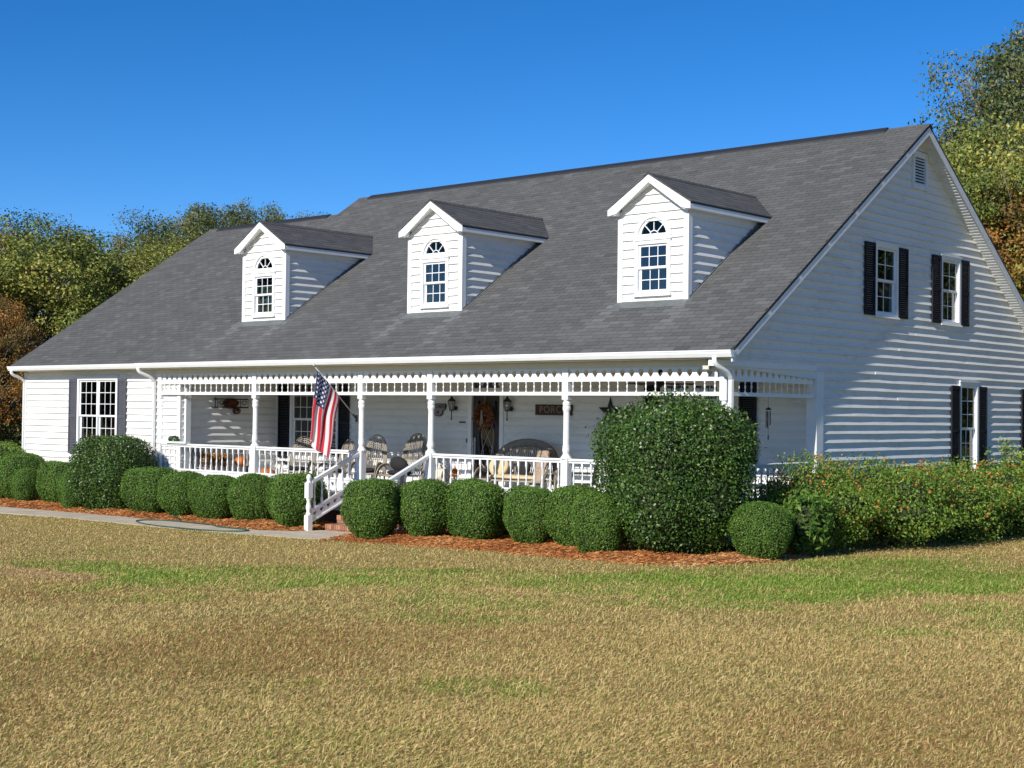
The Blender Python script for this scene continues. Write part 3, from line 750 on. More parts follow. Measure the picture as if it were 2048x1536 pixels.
# --- frieze: cut-out board above, spindles below ----------------------------------------------------------
def spindle_mesh():
    h = .196; m = MB(); m.box(-.013, .013, -.013, .013, 0, .018); m.box(-.013, .013, -.013, .013, h-.018, h)
    m.lathe([(.015, .018), (.007, .045), (.0175, .09), (.018, .105), (.007, .145), (.015, .165), (.008, h-.017)], 0, 0, 8); return m.mesh('spindle', M_TRIM)
SPN = spindle_mesh()
def frieze(T, u0, u1):
    F = empty_part('porch_frieze', house, T((u0+u1)/2, 2.92, 0))
    MB(T).box(u0, u1, 2.918, 2.985, -.028, .028).build('frieze_rail', M_TRIM, F)
    k = max(2, round((u1-u0)/.211)); st = (u1-u0)/k
    m = MB(T)
    # profile of one tooth, half period each side; gap is a pointed drop between teeth
    prof = [(3.182, .5), (3.252, .5), (3.285, .36), (3.318, .25), (3.355, .22), (3.39, .30), (3.408, .5), (3.43, .5)]
    for i in range(k):
        c = u0+st*(i+.5); vs = []
        for w in (-.012, .012):
            for v, h in prof: vs.append((c-h*st, v, w)); vs.append((c+h*st, v, w))
        n = len(prof); fs = []
        for j in range(n-1):
            fs += [(2*n+2*j, 2*n+2*j+1, 2*n+2*j+3, 2*n+2*j+2), (2*j+1, 2*j, 2*j+2, 2*j+3), (2*j+1, 2*j+3, 2*n+2*j+3, 2*n+2*j+1), (2*j+2, 2*j, 2*n+2*j, 2*n+2*j+2)]
        fs += [(0, 1, 2*n+1, 2*n)]
        m.add(vs, fs)
    m.build('scalloped_board', M_TRIM, F)
    for i in range(k): inst('spindle', SPN, F, T(u0+st*(i+.5), 2.985, 0))
for a, b in zip(POSTX[:-1], POSTX[1:]): frieze(lambda u, v, w: (u, PY-.04-w, v), a+.076, b-.076)
frieze(lambda u, v, w: (GX-.04+w, u, v), PY+.08, PD-.17)

# --- front steps: bricks, and their railings ------------------------------------------------------------
SX0, SX1 = -9.70, -7.80; SY = -.04; TR, RS = .33, .1725
steps = thing('brick_steps', 'red brick front steps leading up to the porch', 'steps', (-8.75, -.6, 0))
m = MB()
for i in range(3): m.box(SX0+.012, SX1-.012, SY-TR*(3-i)+.012, .01, -.1 if i == 0 else RS*i-.004, RS*(i+1)-.012)
m.build('mortar_core', M_MORTAR, steps)
bricks = []
for k in range(4):
    b = MB(); b.box(0, .194, -.095, 0, 0, .058, k/3); bricks.append(b.mesh('brick', M_BRICK))
rowl = []
for k in range(4):
    b = MB(); b.box(0, .058, 0, .194, 0, .095, k/3); rowl.append(b.mesh('brick', M_BRICK))
for i in range(3):
    yf = SY-TR*(3-i)
    x = SX0                                   # riser: one stretcher course under a rowlock nosing
    while x < SX1-.05:
        inst('brick', rnd.choice(bricks), steps, (x, yf+.095-.004, RS*i+.006 if i else .004)); x += .2045
    x = SX0
    while x < SX1-.03:
        inst('brick', rnd.choice(rowl), steps, (x, yf-.012, RS*i+.0725)); x += .0685
    for side, xs in ((0, SX0-.002), (1, SX1-.093)):
        y = yf+.2
        while y < SY+.05:
            for q in (0, 1): inst('brick', rnd.choice(bricks), steps, Matrix.Translation((xs if side else xs, y+.194*0, RS*i+.006+q*.0835)) @ Matrix.Rotation(math.pi/2, 4, 'Z') @ Matrix.Translation((0, 0 if side else 0, 0)))
            y += .2045
def stair_rail(x):
    S = empty_part('stair_railing', house, (x, -1.4, 0))
    ny = -1.40; s = .436
    m = MB(); h = .062
    def sq(z0, z1, hh=h): m.box(x-hh, x+hh, ny-hh, ny+hh, z0, z1)
    gz = g(x, ny); sq(gz-.1, gz+.34); sq(gz+.70, gz+1.02)
    m.lathe([(.058, gz+.34), (.062, gz+.36), (.045, gz+.39), (.04, gz+.42), (.055, gz+.47), (.058, gz+.52), (.043, gz+.58), (.036, gz+.62), (.05, gz+.66), (.056, gz+.70)], x, ny, 12)
    m.lathe([(.06, gz+1.02), (.064, gz+1.03), (.045, gz+1.05), (.035, gz+1.07), (.05, gz+1.10), (.055, gz+1.13), (.045, gz+1.17), (.02, gz+1.20)], x, ny, 12)
    m.build('newel_post', M_TRIM, S)
    zr = lambda y: 1.662+s*(y-.0)
    def slab(za, zb, w, name, y0=ny+h, y1=-.0065):
        q = MB(); q.prism([(y0, zr(y0)+za), (y1, zr(y1)+za), (y1, zr(y1)+zb), (y0, zr(y0)+zb)], x-w, x+w, 0); return q.build(name, M_TRIM, S)
    slab(-.045, .018, .047, 'handrail'); slab(-.075, -.045, .02, 'handrail_fillet')
    slab(-.625, -.585, .03, 'lower_rail'); slab(-.875, -.835, .03, 'base_rail')
    q = MB(lambda u, v, w: (x+w, u, v)); xs = [ny+h+.11+.187*i for i in range(7)]
    heart_board(q, ny+h, -.0065, zr(ny+h)-.835, zr(ny+h)-.625, -.011, .011, xs, .055, s); q.build('heart_board', M_TRIM, S)
    for i in range(6):
        y = ny+h+.1+.2*i
        b = MB(); a, e = zr(y)-.585, zr(y)-.075
        b.box(x-.019, x+.019, y-.019, y+.019, a-.01, a+.11); b.box(x-.019, x+.019, y-.019, y+.019, e-.09, e+.01)
        L = e-.09-a-.11; z0 = a+.11
        b.lathe([(.013, z0), (.019, z0+.05*L), (.013, z0+.1*L), (.021, z0+.3*L), (.02, z0+.4*L), (.011, z0+.6*L), (.012, z0+.85*L), (.017, z0+.95*L), (.012, z0+L)], x, y, 8)
        b.build('baluster', M_TRIM, S)
stair_rail(POSTX[2]); stair_rail(POSTX[3])

# --- front door ------------------------------------------------------------------------------------------
fd = empty_part('front_door', house, (-9.0, PD, FZ)); T = front(PD)
m = MB(T); m.box(DOOR[0], -9.445, FZ, 3.34, -.1, .045); m.box(-8.567, DOOR[1], FZ, 3.34, -.1, .045); m.box(-9.445, -8.567, 3.27, 3.34, -.1, .0445); m.box(-9.445, -8.567, 3.03, 3.135, -.1, .0445); m.box(-9.445, -8.567, FZ, FZ+.035, -.1, .05)
m.box(DOOR[0]+.002, DOOR[1]-.002, 3.3, 3.43, -.004, .002); m.build('door_casing', M_TRIM, fd)
m = MB(T); N = 24; cx, cv, ra, rb = -9.0, 2.02, .25, .74
m.box(-9.444, -9.30, FZ+.036, 3.029, -.07, -.02); m.box(-8.70, -8.568, FZ+.036, 3.029, -.07, -.02); m.box(-9.30, -8.70, FZ+.036, 1.2, -.07, -.0205); m.box(-9.30, -8.70, 2.84, 3.029, -.07, -.0205)
m.box(-9.25, -8.75, FZ+.14, 1.12, -.02, -.01)
m.build('door_panel', M_DOOR, fd)
# oval surround between the stiles
m = MB(T); vs = []; fs = []
for i in range(N):
    t = 2*math.pi*i/N; c, s = math.cos(t), math.sin(t); k = min(.30/abs(c) if abs(c) > 1e-6 else 9, .82/abs(s) if abs(s) > 1e-6 else 9)
    for (u, v, w) in ((ra*c, rb*s, -.02), (ra*c, rb*s, -.07), (k*c, k*s, -.0205), ((ra+.03)*c, (rb+.03)*s, -.004)): vs.append((cx+u, cv+v, w))
for i in range(N):
    j = (i+1) % N; fs += [(4*i, 4*j, 4*j+1, 4*i+1), (4*i, 4*i+3, 4*j+3, 4*j), (4*i+3, 4*i+2, 4*j+2, 4*j+3)]
m.add(vs, fs); m.build('oval_moulding', M_DOOR, fd)
MB(T).prism([(cx+ra*math.cos(2*math.pi*i/N), cv+rb*math.sin(2*math.pi*i/N)) for i in range(N)], -.05, -.044, 2).build('oval_glass', M_GLASS, fd)
m = MB(T)
for q in (-1, 1):
    m.tube([(cx+q*(.02+.16*math.sin(math.pi*t/12)), cv-.7+1.4*t/12, -.04) for t in range(13)], .006, 5)
    m.tube([(cx+q*.22*math.cos(math.pi*t/12), cv-.6+1.2*t/12, -.04) for t in range(13)], .006, 5)
m.build('leaded_came', M_METAL, fd, True)
MB(T).box(-9.444, -8.568, 3.136, 3.269, -.05, -.045).build('transom_glass', M_GLASS, fd)
m = MB(T); m.tube([(-9.385, 1.86, -.018), (-9.385, 1.86, .03), (-9.385, 1.80, .05), (-9.385, 1.62, .05), (-9.385, 1.56, .03), (-9.385, 1.55, -.018)], .011, 6); m.box(-9.41, -9.36, 1.52, 1.98, -.0195, -.012); m.build('door_handle', M_METAL, fd)
MB(T).box(-9.60, -9.565, 1.86, 1.96, .02, .05).build('doorbell', M_BLACK, house)
MB(T).box(-9.85, -9.655, 2.318, 2.352, .019, .032).build('name_plaque', M_DOOR, house)

# ------------------------------------------------------------------ FLAG
def flag_material():
    m, n, l, b = nodes('flag_print'); a = n.new('ShaderNodeAttribute'); a.attribute_name = 'col'
    l.new(a.outputs['Color'], b.inputs['Base Color']); b.inputs['Roughness'].default_value = .7
    t = n.new('ShaderNodeBsdfTranslucent'); l.new(a.outputs['Color'], t.inputs[0]); mx = n.new('ShaderNodeMixShader'); mx.inputs[0].default_value = .38
    l.new(b.outputs[0], mx.inputs[1]); l.new(t.outputs[0], mx.inputs[2]); l.new(mx.outputs[0], n['Material Output'].inputs[0]); return m
FX = -9.88
fl = thing('flag', 'American flag hanging from an angled pole on the porch post left of the steps', 'flag', (FX, -.02, 2.41))
m = MB(); m.tube([(FX, -.02, 2.405), (FX, -.62, 2.95), (FX, -1.235, 3.505)], .0125, 8); m.build('flagpole', M_METAL, fl, True)
MB().ell((FX, -1.25, 3.53), (.03, .03, .03), 10, 6).build('finial', M_METAL, fl, True)
m = MB(); m.box(FX-.03, FX+.03, -.03, .0, 2.33, 2.48); m.tube([(FX, -.01, 2.395), (FX, -.13, 2.50)], .022, 8); m.build('flag_bracket', M_BLACK, fl)
NA, NB = 157, 210
aa = np.linspace(0, 1, NA)[:, None]; bb = np.linspace(0, 1, NB)[None, :]
Hy = -1.15+.60*aa; Hz = 3.425-.535*aa
dr = np.clip(bb, 0, 1); L = 1.50-.07*aa
sm = 1-np.exp(-3.2*dr)
Yc = -.93-.16*dr; Wd = .60-.36*sm
Y = Hy*(1-sm)+(Yc+(aa-.5)*Wd)*sm + .018*np.sin(9*dr+2.2*aa)
Z = Hz-dr*L*(1-.02*np.cos(aa*9)) + .02*np.sin(aa*13)*dr + .10*np.maximum(0, aa-.55)*dr - .05*np.exp(-((aa-.35)/.12)**2)*0
ph = 2*math.pi*(2.4*aa+.25*np.sin(3*aa)); X = FX+(.012+.06*sm)*np.sin(ph+.8*dr)+.03*np.sin(5*dr+aa*3)*sm+.36*(aa-.5)*sm
V = np.stack([X+0*Y, Y, Z], -1).reshape(-1, 3)
A, B = np.broadcast_to(aa, (NA, NB)), np.broadcast_to(bb, (NA, NB))
st = np.floor(A*13-1e-6).astype(int) % 2 == 0
col = np.where(st[..., None], np.array([.62, .012, .03]), np.array([.80, .79, .77]))
canton = (A < 7/13) & (B < .4); col[canton] = (.014, .022, .11)
u = A/(7/13)*10; v = B/.4*12                       # star grid: 9 rows along the hoist, 11 columns along the fly
for i in range(1, 10):
    for j in range(1, 12):
        if (i+j) % 2: continue
        du, dv = (u-i)*(7/13*.91/10), (v-j)*(.4*1.5/12); r = np.hypot(du, dv); th = np.arctan2(dv, -du)
        k = np.abs(((th/(2*math.pi)*5) % 1)-.5)*2; lim = .0285*(.45+.55*k**1.3)
        col[(r < lim) & canton] = (.80, .80, .80)
idx = np.arange(NA*NB).reshape(NA, NB)
F = np.stack([idx[:-1, :-1], idx[1:, :-1], idx[1:, 1:], idx[:-1, 1:]], -1).reshape(-1, 4)
me = np_mesh('flag_cloth', V, F, flag_material(), col=col.reshape(-1, 3), smooth=True); inst('flag_cloth', me, fl, Matrix.Identity(4))

# ------------------------------------------------------------------ PORCH FURNITURE
M_WILLOW = attr_mat('willow_twig', [(0, (.13, .11, .09)), (.5, (.27, .235, .19)), (1, (.42, .36, .28))], .7, nscale=9, nvar=.5)
M_CUSH = paint('black_cushion', (.014, .013, .014), .85, .25, 12)
M_CUSHC = paint('cream_striped_cushion', (.62, .50, .30), .9, .2, 7, stretch=(.5, 14, .5))
M_THROW = paint('tan_throw', (.36, .27, .20), .95, .35, 14)
M_ORANGE = paint('orange_pumpkin', (.55, .16, .025), .5, .25, 4)
M_WHITEP = paint('cream_pumpkin', (.72, .62, .46), .5, .12, 4)
M_MUM = attr_mat('mum_petals', [(0, (.30, .09, .02)), (.5, (.52, .22, .05)), (1, (.62, .36, .10))], .8, transl=.2)
M_LEAFD = attr_mat('dried_leaves', [(0, (.10, .035, .015)), (.5, (.24, .085, .03)), (1, (.38, .18, .06))], .8, transl=.2)
M_STRAWB = paint('wooden_bench_grey', (.28, .27, .25), .8, .25, 8, stretch=(.4, .4, 5))
M_POT = paint('terracotta', (.36, .16, .09), .8, .15)
M_GREEN = attr_mat('house_plant', [(0, (.02, .05, .015)), (1, (.08, .16, .04))], .5, transl=.25)
M_RUST = paint('dark_rust_metal', (.03, .02, .016), .7, .4, 9)
M_SIGNW = paint('brown_sign_wood', (.055, .030, .020), .75, .35, 10, stretch=(.6, 5, 5))
M_SIGNL = paint('tan_lettering', (.30, .22, .16), .8, .2, 8)
M_SLATE = paint('slate_sign', (.26, .26, .25), .8, .12, 8)
M_LETD = paint('black_lettering', (.02, .02, .022), .8, .1)
M_REDH = paint('red_heart', (.25, .03, .03), .7, .1)
M_LAMPG = glass_mat('lantern_glass', (.75, .78, .8), .12)

def willow(name, label, w, h, group=None, cush=M_CUSH, rock=True, sticks=9, cat='chair', hoops=6):
    """bent-twig chair, front towards -y, seat centre at origin, floor at z = 0"""
    t = thing(name, label, cat, group=group)
    sz, sd = .42, .52; hw = w/2; yb = sd/2
    m = MB()
    for k in range(hoops):                                    # layered bent hoops of the back
        f = 1-.055*k*min(1, .62/w); P = []
        for i in range(17):
            a = math.pi*i/16; z = sz-.1+(h-sz+.1)*(math.sin(a)**.5)*(f if i not in (0, 16) else 1)
            P.append((-hw*f*math.cos(a), yb+.02+.20*(z-sz)+.012*(k % 2), z))
        m.tube(P, .0135, 5, .25+.5*rnd.random())
    m.build('back_hoop', M_WILLOW, t, True)
    m = MB()
    for i in range(sticks):
        u = -1+2*(i+.5)/sticks; x = u*hw*.74; z1 = sz+(h-sz)*(max(0, 1-(u*.80)**2))**.5*.93
        m.tube([(x*.86, yb-.0, sz-.06), (x, yb+.05+.1*(z1-sz), (sz+z1)/2), (x, yb+.015+.2*(z1-sz), z1)], .0115, 5, .3+.6*rnd.random())
    m.build('back_spindle', M_WILLOW, t, True)
    for s in (-1, 1):                                          # looped arms
        m = MB()
        for k in range(4):
            o = .016*k; P = []
            for i in range(13):
                a = math.pi*i/12; P.append((s*(hw+.015+.004*k), -sd/2-.09+o+(sd+.05-o)*(1-math.cos(a))/2*1.0, sz-.34+(.58-o)*math.sin(a)**.6 if i < 9 else sz-.34+(.58-o)*(.94-.03*(i-8))))
            m.tube(P, .012, 5, .4+.5*rnd.random())
        m.build('arm', M_WILLOW, t, True)
    m = MB()
    for i in range(int(sd/.034)):
        y = -sd/2+i*.034; m.tube([(-hw*.93, y, sz-.01), (0, y, sz-.025), (hw*.93, y, sz-.01)], .013, 5, .2+.6*rnd.random())
    m.tube([(-hw, -sd/2-.02, sz-.03), (hw, -sd/2-.02, sz-.03)], .022, 6, .7)
    m.build('seat', M_WILLOW, t, True)
    for sx in (-1, 1):
        for sy in (-1, 1):
            m = MB(); m.tube([(sx*hw*.95, sy*sd*.47, .03 if rock else 0), (sx*hw*.95, sy*sd*.47, sz)], .021, 6, .35+.4*rnd.random()); m.build('leg', M_WILLOW, t, True)
        if rock:
            m = MB(); m.tube([(sx*hw*.95, -sd*.5-.12+(sd+.38)*i/10, .018+.10*(i/5-1)**2*.5) for i in range(11)], .02, 6, .5); m.build('rocker', M_WILLOW, t, True)
    m = MB(); m.tube([(-hw*.9, -sd*.47, .2), (hw*.9, -sd*.47, .2)], .014, 5, .4); m.tube([(-hw*.9, sd*.47, .22), (hw*.9, sd*.47, .22)], .014, 5, .4); m.build('stretcher', M_WILLOW, t, True)
    m = MB(); m.ell((0, -.02, sz+.045), (hw*.85, sd*.45, .06), 16, 8); m.build('cushion', cush, t, True)
    return t
ca = willow('willow_rocking_chair', 'narrow bent-twig rocking chair just left of the porch steps opening', .64, 1.30, 'bent-twig porch chairs', sticks=9)
move_thing(ca, (-11.72, 2.05, FZ+.01), math.radians(20))
cb = willow('willow_rocking_chair', 'larger bent-twig armchair with tall arched back and dark cushion behind the steps', 1.12, 1.37, 'bent-twig porch chairs', sticks=12, rock=False, hoops=8)
move_thing(cb, (-10.52, 1.95, FZ+.002), math.radians(-14))
m = MB(); m.ell((0, 0, 0), (.24, .09, .17), 14, 8)
o = m.build('throw_pillow', M_CUSH, None, True); tag(o, 'black throw pillow on the larger arched twig armchair', 'pillow'); o.matrix_basis = Matrix.Translation((-10.55, 1.93, FZ+.66)) @ Matrix.Rotation(.35, 4, 'Z') @ Matrix.Rotation(.25, 4, 'Y')
cc = copy_thing(ca, (-14.1, 1.9, FZ+.01), math.radians(30), (1.05, 1.0, .93), 'bent-twig rocking chair in front of the porch window, left of the flag')
cd = copy_thing(ca, (-13.05, 2.15, FZ+.01), math.radians(-8), (1.0, 1.0, .90), 'bent-twig rocking chair mostly hidden behind the flag')
ls = willow('willow_loveseat', 'wide bent-twig loveseat with striped cream cushions right of the front door', 1.85, 1.30, None, M_CUSHC, False, 26, 'loveseat', 10)
move_thing(ls, (-7.40, 2.45, FZ+.002), math.radians(4))
def pillow(loc, r, rz, rx, mat, label, name='throw_pillow'):
    m = MB(); m.ell((0, 0, 0), r, 16, 10); o = m.build(name, mat, None, True); tag(o, label, 'pillow')
    o.matrix_basis = Matrix.Translation(loc) @ Matrix.Rotation(rz, 4, 'Z') @ Matrix.Rotation(rx, 4, 'X')
pillow((-7.95, 2.50, FZ+.70), (.27, .10, .25), .1, -.3, M_CUSHC, 'cream striped pillow leaning at the left of the loveseat')
pillow((-7.25, 2.52, FZ+.66), (.20, .08, .18), -.1, -.3, M_CUSH, 'small dark pillow in the middle of the loveseat')
m = MB(); vs = []; fs = []
for i in range(14):
    for j in range(8):
        s = i/13; x = -6.70+(.22+.012*i)*(j/7-.5)+.03*math.sin(i*.8+j*.5); z = FZ+(1.10 if i < 5 else 1.10-(i-4)*.085) - .03*abs(j/7-.5); y = 2.78-.05*i if i < 5 else 2.55-.03*(i-5)+.02*math.sin(j*2.2)
        vs.append((x, y, z))
for i in range(13):
    for j in range(7): fs.append((i*8+j, i*8+j+1, i*8+9+j, i*8+8+j))
m.add(vs, fs); o = m.build('throw_blanket', M_THROW, None, True); tag(o, 'tan throw blanket draped over the right end of the loveseat', 'blanket')
sm_ = o.modifiers.new('thickness', 'SOLIDIFY'); sm_.thickness = .012

# black rocking chair
br = thing('black_rocking_chair', 'black wooden rocking chair beside the big round shrub', 'chair')
m = MB()
for s in (-1, 1):
    m = MB(); m.tube([(s*.27, .24, .05), (s*.27, .30, .6), (s*.26, .42, 1.25)], .02, 8); m.ell((s*.26, .425, 1.275), (.022, .022, .035), 8, 6); m.build('back_post', M_BLACK, br, True)
    m = MB(); m.tube([(s*.29, -.24, .05), (s*.29, -.24, .64)], .02, 8); m.build('front_leg', M_BLACK, br, True)
    m = MB(); m.bar((s*.29, -.30, .655), (s*.28, .33, .655), .075, .022); m.build('armrest', M_BLACK, br)
    m = MB()
    P = [(s*.28, -.5+1.15*i/10, .02+.09*((i-4.5)/5)**2) for i in range(11)]; m.tube(P, .02, 6); m.build('rocker', M_BLACK, br, True)
for i in range(7):
    x = -.19+.063*i; m = MB(); m.tube([(x, .26, .44), (x, .395, 1.17)], .011, 6); m.build('back_spindle', M_BLACK, br, True)
m = MB(); m.bar((-.26, .41, 1.19), (.26, .41, 1.19), .022, .12); m.build('crest_rail', M_BLACK, br)
MB().box(-.28, .28, -.26, .28, .415, .445).build('seat', M_BLACK, br)
m = MB(); m.tube([(-.28, -.24, .22), (.28, -.24, .22)], .012, 6); m.tube([(-.28, .26, .22), (.28, .26, .22)], .012, 6); m.build('stretcher', M_BLACK, br, True)
move_thing(br, (-5.0, 1.75, FZ+.002), math.radians(-62))

# bench along the return wall with potted mums
bn = thing('wooden_bench', 'weathered grey slatted bench against the left end wall of the porch', 'bench')
for i in range(4): MB().box(-.85, .85, -.20+.11*i, -.10+.11*i, .40, .43).build('seat_slat', M_STRAWB, bn)
for i in range(3): MB().box(-.85, .85, .25, .275, .50+.14*i, .60+.14*i).build('back_slat', M_STRAWB, bn)
for s in (-1, 1):
    MB().box(s*.8-.03, s*.8+.03, -.19, -.13, 0, .40).build('leg', M_STRAWB, bn); MB().box(s*.8-.03, s*.8+.03, .19, .25, 0, .92).build('leg', M_STRAWB, bn)
move_thing(bn, (-16.12, 1.30, FZ+.002), math.radians(90))

def leaf_cloud(n, r, size, c0=(0, 0, 0), seed=1, up=.3):
    q = np.random.default_rng(seed); d = q.normal(size=(n, 3)); d /= np.linalg.norm(d, axis=1)[:, None]
    P = np.array(c0)+d*np.array(r)*(q.uniform(.55, 1, (n, 1))**.6)
    return P, d, q
def leaves(P, N, q, L, W, spread=.8, cvs=None):
    """diamond leaf at each point"""
    n = len(P); N = N+q.normal(size=(n, 3))*spread; N /= np.linalg.norm(N, axis=1)[:, None]+1e-9
    t = np.cross(N, q.normal(size=(n, 3))); t /= np.linalg.norm(t, axis=1)[:, None]+1e-9; b = np.cross(N, t)
    l = (L*q.uniform(.7, 1.25, n))[:, None]; w = (W*q.uniform(.7, 1.25, n))[:, None]
    V = np.stack([P-t*l/2, P+b*w/2-N*w*.12, P+t*l/2, P-b*w/2-N*w*.12], 1).reshape(-1, 3)
    F = np.arange(4*n).reshape(n, 4)
    cv = np.repeat(q.uniform(0, 1, n) if cvs is None else cvs, 4)
    return V, F, cv
def mum(label, loc, s=1, seed=1):
    t = thing('potted_mum', label, 'potted plant', group='potted mums on the bench')
    MB().lathe([(.07, 0), (.095, .13), (.105, .13), (.105, .16), (.09, .155)], 0, 0, 12).build('pot', M_POT, t, True)
    P, d, q = leaf_cloud(260, (.15, .15, .12), .05, (0, 0, .25), seed); V, F, cv = leaves(P, d, q, .05, .04, .5); inst('blooms', np_mesh('blooms', V, F, M_MUM, cv), t, Matrix.Identity(4))
    P, d, q = leaf_cloud(160, (.13, .13, .09), .05, (0, 0, .20), seed+9); V, F, cv = leaves(P, d, q, .05, .03); inst('foliage', np_mesh('foliage', V, F, M_GREEN, cv), t, Matrix.Identity(4))
    move_thing(t, loc, 0, s)
mum('orange potted mum nearest the front end of the bench', (-16.05, .56, FZ+.435), 1, 3)
mum('orange potted mum in the middle of three on the bench', (-16.0, .84, FZ+.435), .95, 5)
mum('orange potted mum third from the front end of the bench', (-16.05, 1.10, FZ+.435), .9, 8)
def pumpkin(name, label, loc, r, mat, group=None):
    t = thing(name, label, 'pumpkin', group=group); m = MB(); vs = []; fs = []; nu, nv = 40, 12
    for j in range(nv+1):
        a = math.pi*j/nv
        for i in range(nu):
            b = 2*math.pi*i/nu; k = 1-.09*abs(math.cos(5*b))**4*math.sin(a); vs.append((r*k*math.sin(a)*math.cos(b), r*k*math.sin(a)*math.sin(b), r*.84*(1-math.cos(a))*.96-.06*r*math.sin(a)**0*(1 if 0 < j < nv else 1.4)))
    for j in range(nv):
        for i in range(nu): k = (i+1) % nu; fs.append((j*nu+i, j*nu+k, (j+1)*nu+k, (j+1)*nu+i))
    m.add(vs, fs); m.build('gourd', mat, t, True)
    m = MB(); m.tube([(0, 0, r*1.5), (.01, 0, r*1.72), (.04*r*4, .01, r*1.9)], [.16*r, .11*r, .10*r], 7); m.build('stem', M_WILLOW, t, True)
    return move_thing(t, loc, rnd.uniform(0, 3))
pumpkin('pumpkin', 'orange pumpkin under the cream pumpkin at the head of the steps', (-7.93, .70, FZ+.02), .215, M_ORANGE)
pumpkin('pumpkin', 'large cream pumpkin stacked at the head of the steps', (-7.95, .68, FZ+.375), .20, M_WHITEP)
pumpkin('pumpkin', 'small orange pumpkin lying right of the stacked pumpkins', (-7.52, .45, FZ+.02), .13, M_ORANGE)
pumpkin('pumpkin', 'orange pumpkin standing on the far end of the bench', (-16.02, 1.62, FZ+.44), .16, M_ORANGE)
pumpkin('pumpkin', 'rust orange pumpkin next to the far end of the bench', (-15.75, 2.25, FZ+.02), .24, M_ORANGE)
# scarecrow doll
sd = thing('scarecrow_doll', 'small scarecrow doll with orange hat beside the cream pumpkin', 'doll')
MB().lathe([(.11, 0), (.12, .1), (.10, .3), (.06, .42), (.03, .45)], 0, 0, 12).build('body', M_LETD, sd, True)
MB().lathe([(.125, .08), (.128, .12), (.11, .2), (.105, .2)], 0, 0, 12).build('skirt', M_SLATE, sd, True)
MB().ell((0, 0, .51), (.075, .07, .08), 12, 8).build('head', M_WHITEP, sd, True)
m = MB(); m.ell((-.027, -.066, .525), (.009, .006, .010), 6, 4); m.ell((.027, -.066, .525), (.009, .006, .010), 6, 4); m.tube([(-.03, -.064, .487), (0, -.069, .478), (.03, -.064, .487)], .004, 5); m.build('face', M_LETD, sd)
MB().lathe([(.135, .555), (.13, .565), (.075, .575), (.065, .63), (.02, .72), (.005, .74)], 0, 0, 12).build('hat', M_ORANGE, sd, True)
for s in (-1, 1): MB().tube([(s*.05, 0, .40), (s*.15, -.03, .30), (s*.17, -.07, .20)], [.03, .028, .022], 7).build('arm', M_LETD, sd, True)
move_thing(sd, (-7.60, .72, FZ+.002), .3)

# planter on the rail at the left end
pl = thing('railing_planter', 'small planter of trailing greens on the rail at the left end of the porch', 'planter', (-16.5, .05, 1.708))
MB().box(-16.95, -16.1, -.02, .13, 1.708, 1.755).build('planter_box', M_TRIMW, pl)
P, d, q = leaf_cloud(240, (.24, .07, .09), .05, (-16.68, .05, 1.80), 4); V, F, cv = leaves(P, d, q, .075, .03); inst('foliage', np_mesh('foliage', V, F, M_GREEN, cv), pl, Matrix.Identity(4))

# ------------------------------------------------------------------ THINGS ON THE WALLS
def text_part(s, size, T0, mat, parent, name='lettering', ext=.004, sx=1, spacing=1):
    cu = bpy.data.curves.new('t', 'FONT'); cu.body = s; cu.size = size; cu.align_x = 'CENTER'; cu.align_y = 'CENTER'; cu.extrude = ext; cu.space_character = spacing
    o = bpy.data.objects.new('t', cu); C.objects.link(o); bpy.context.view_layer.update()
    me = bpy.data.meshes.new_from_object(o.evaluated_get(bpy.context.evaluated_depsgraph_get())); bpy.data.objects.remove(o, do_unlink=True)
    me.name = name; me.materials.clear(); me.materials.append(mat)
    me.transform(T0 @ Matrix.Rotation(math.pi/2, 4, 'X') @ Matrix.Diagonal((sx, 1, 1, 1)))
    return inst(name, me, parent, Matrix.Identity(4))
wy = PD-.031
sg = thing('family_sign', 'grey slate plaque reading BALLARD\'S with a heart, hung left of the front door', 'sign', (-10.53, wy, 2.6))
out = [(-.25, .145), (.25, .145), (.262, .10), (.25, .02), (.17, -.02), (.15, -.09), (.08, -.15), (0, -.165), (-.08, -.15), (-.15, -.09), (-.17, -.02), (-.25, .02), (-.262, .10)]
MB().prism([(-10.53+a, 2.625+b) for a, b in out], wy-.018, wy, 1).build('sign_rim', M_LETD, sg)
MB().prism([(-10.53+a*.90, 2.625+b*.88) for a, b in out], wy-.022, wy-.0185, 1).build('sign_face', M_SLATE, sg)
text_part("BALLARD'S", .112, Matrix.Translation((-10.53, wy-.024, 2.695)), M_LETD, sg, sx=.80)
MB().prism([(-10.53+a, 2.56+b) for a, b in heart(0, 0, .052)], wy-.0265, wy-.0225, 1).build('heart', M_REDH, sg)
ps = thing('porch_sign', 'brown wooden sign reading PORCH on the wall behind the loveseat', 'sign', (-6.947, wy, 2.645))
MB().box(-7.475, -6.418, wy-.028, wy, 2.527, 2.765).build('sign_board', M_SIGNW, ps)
text_part('PORCH', .215, Matrix.Translation((-6.947, wy-.031, 2.645)), M_SIGNL, ps, sx=1.05, spacing=1.12)
st_ = thing('metal_star', 'large black five-pointed barn star on the porch wall', 'star', (-5.375, wy, 2.61)); m = MB(); vs = [(-5.375, wy-.06, 2.605)]
for i in range(10):
    a = math.pi/2+math.pi*i/5; r = .345 if i % 2 == 0 else .135; vs.append((-5.375+r*math.cos(a), wy-.003, 2.605+r*math.sin(a)))
m.add(vs, [(0, 1+(i+1) % 10, 1+i) for i in range(10)]+[tuple(range(1, 11))]); m.build('star_face', M_BLACK, st_)
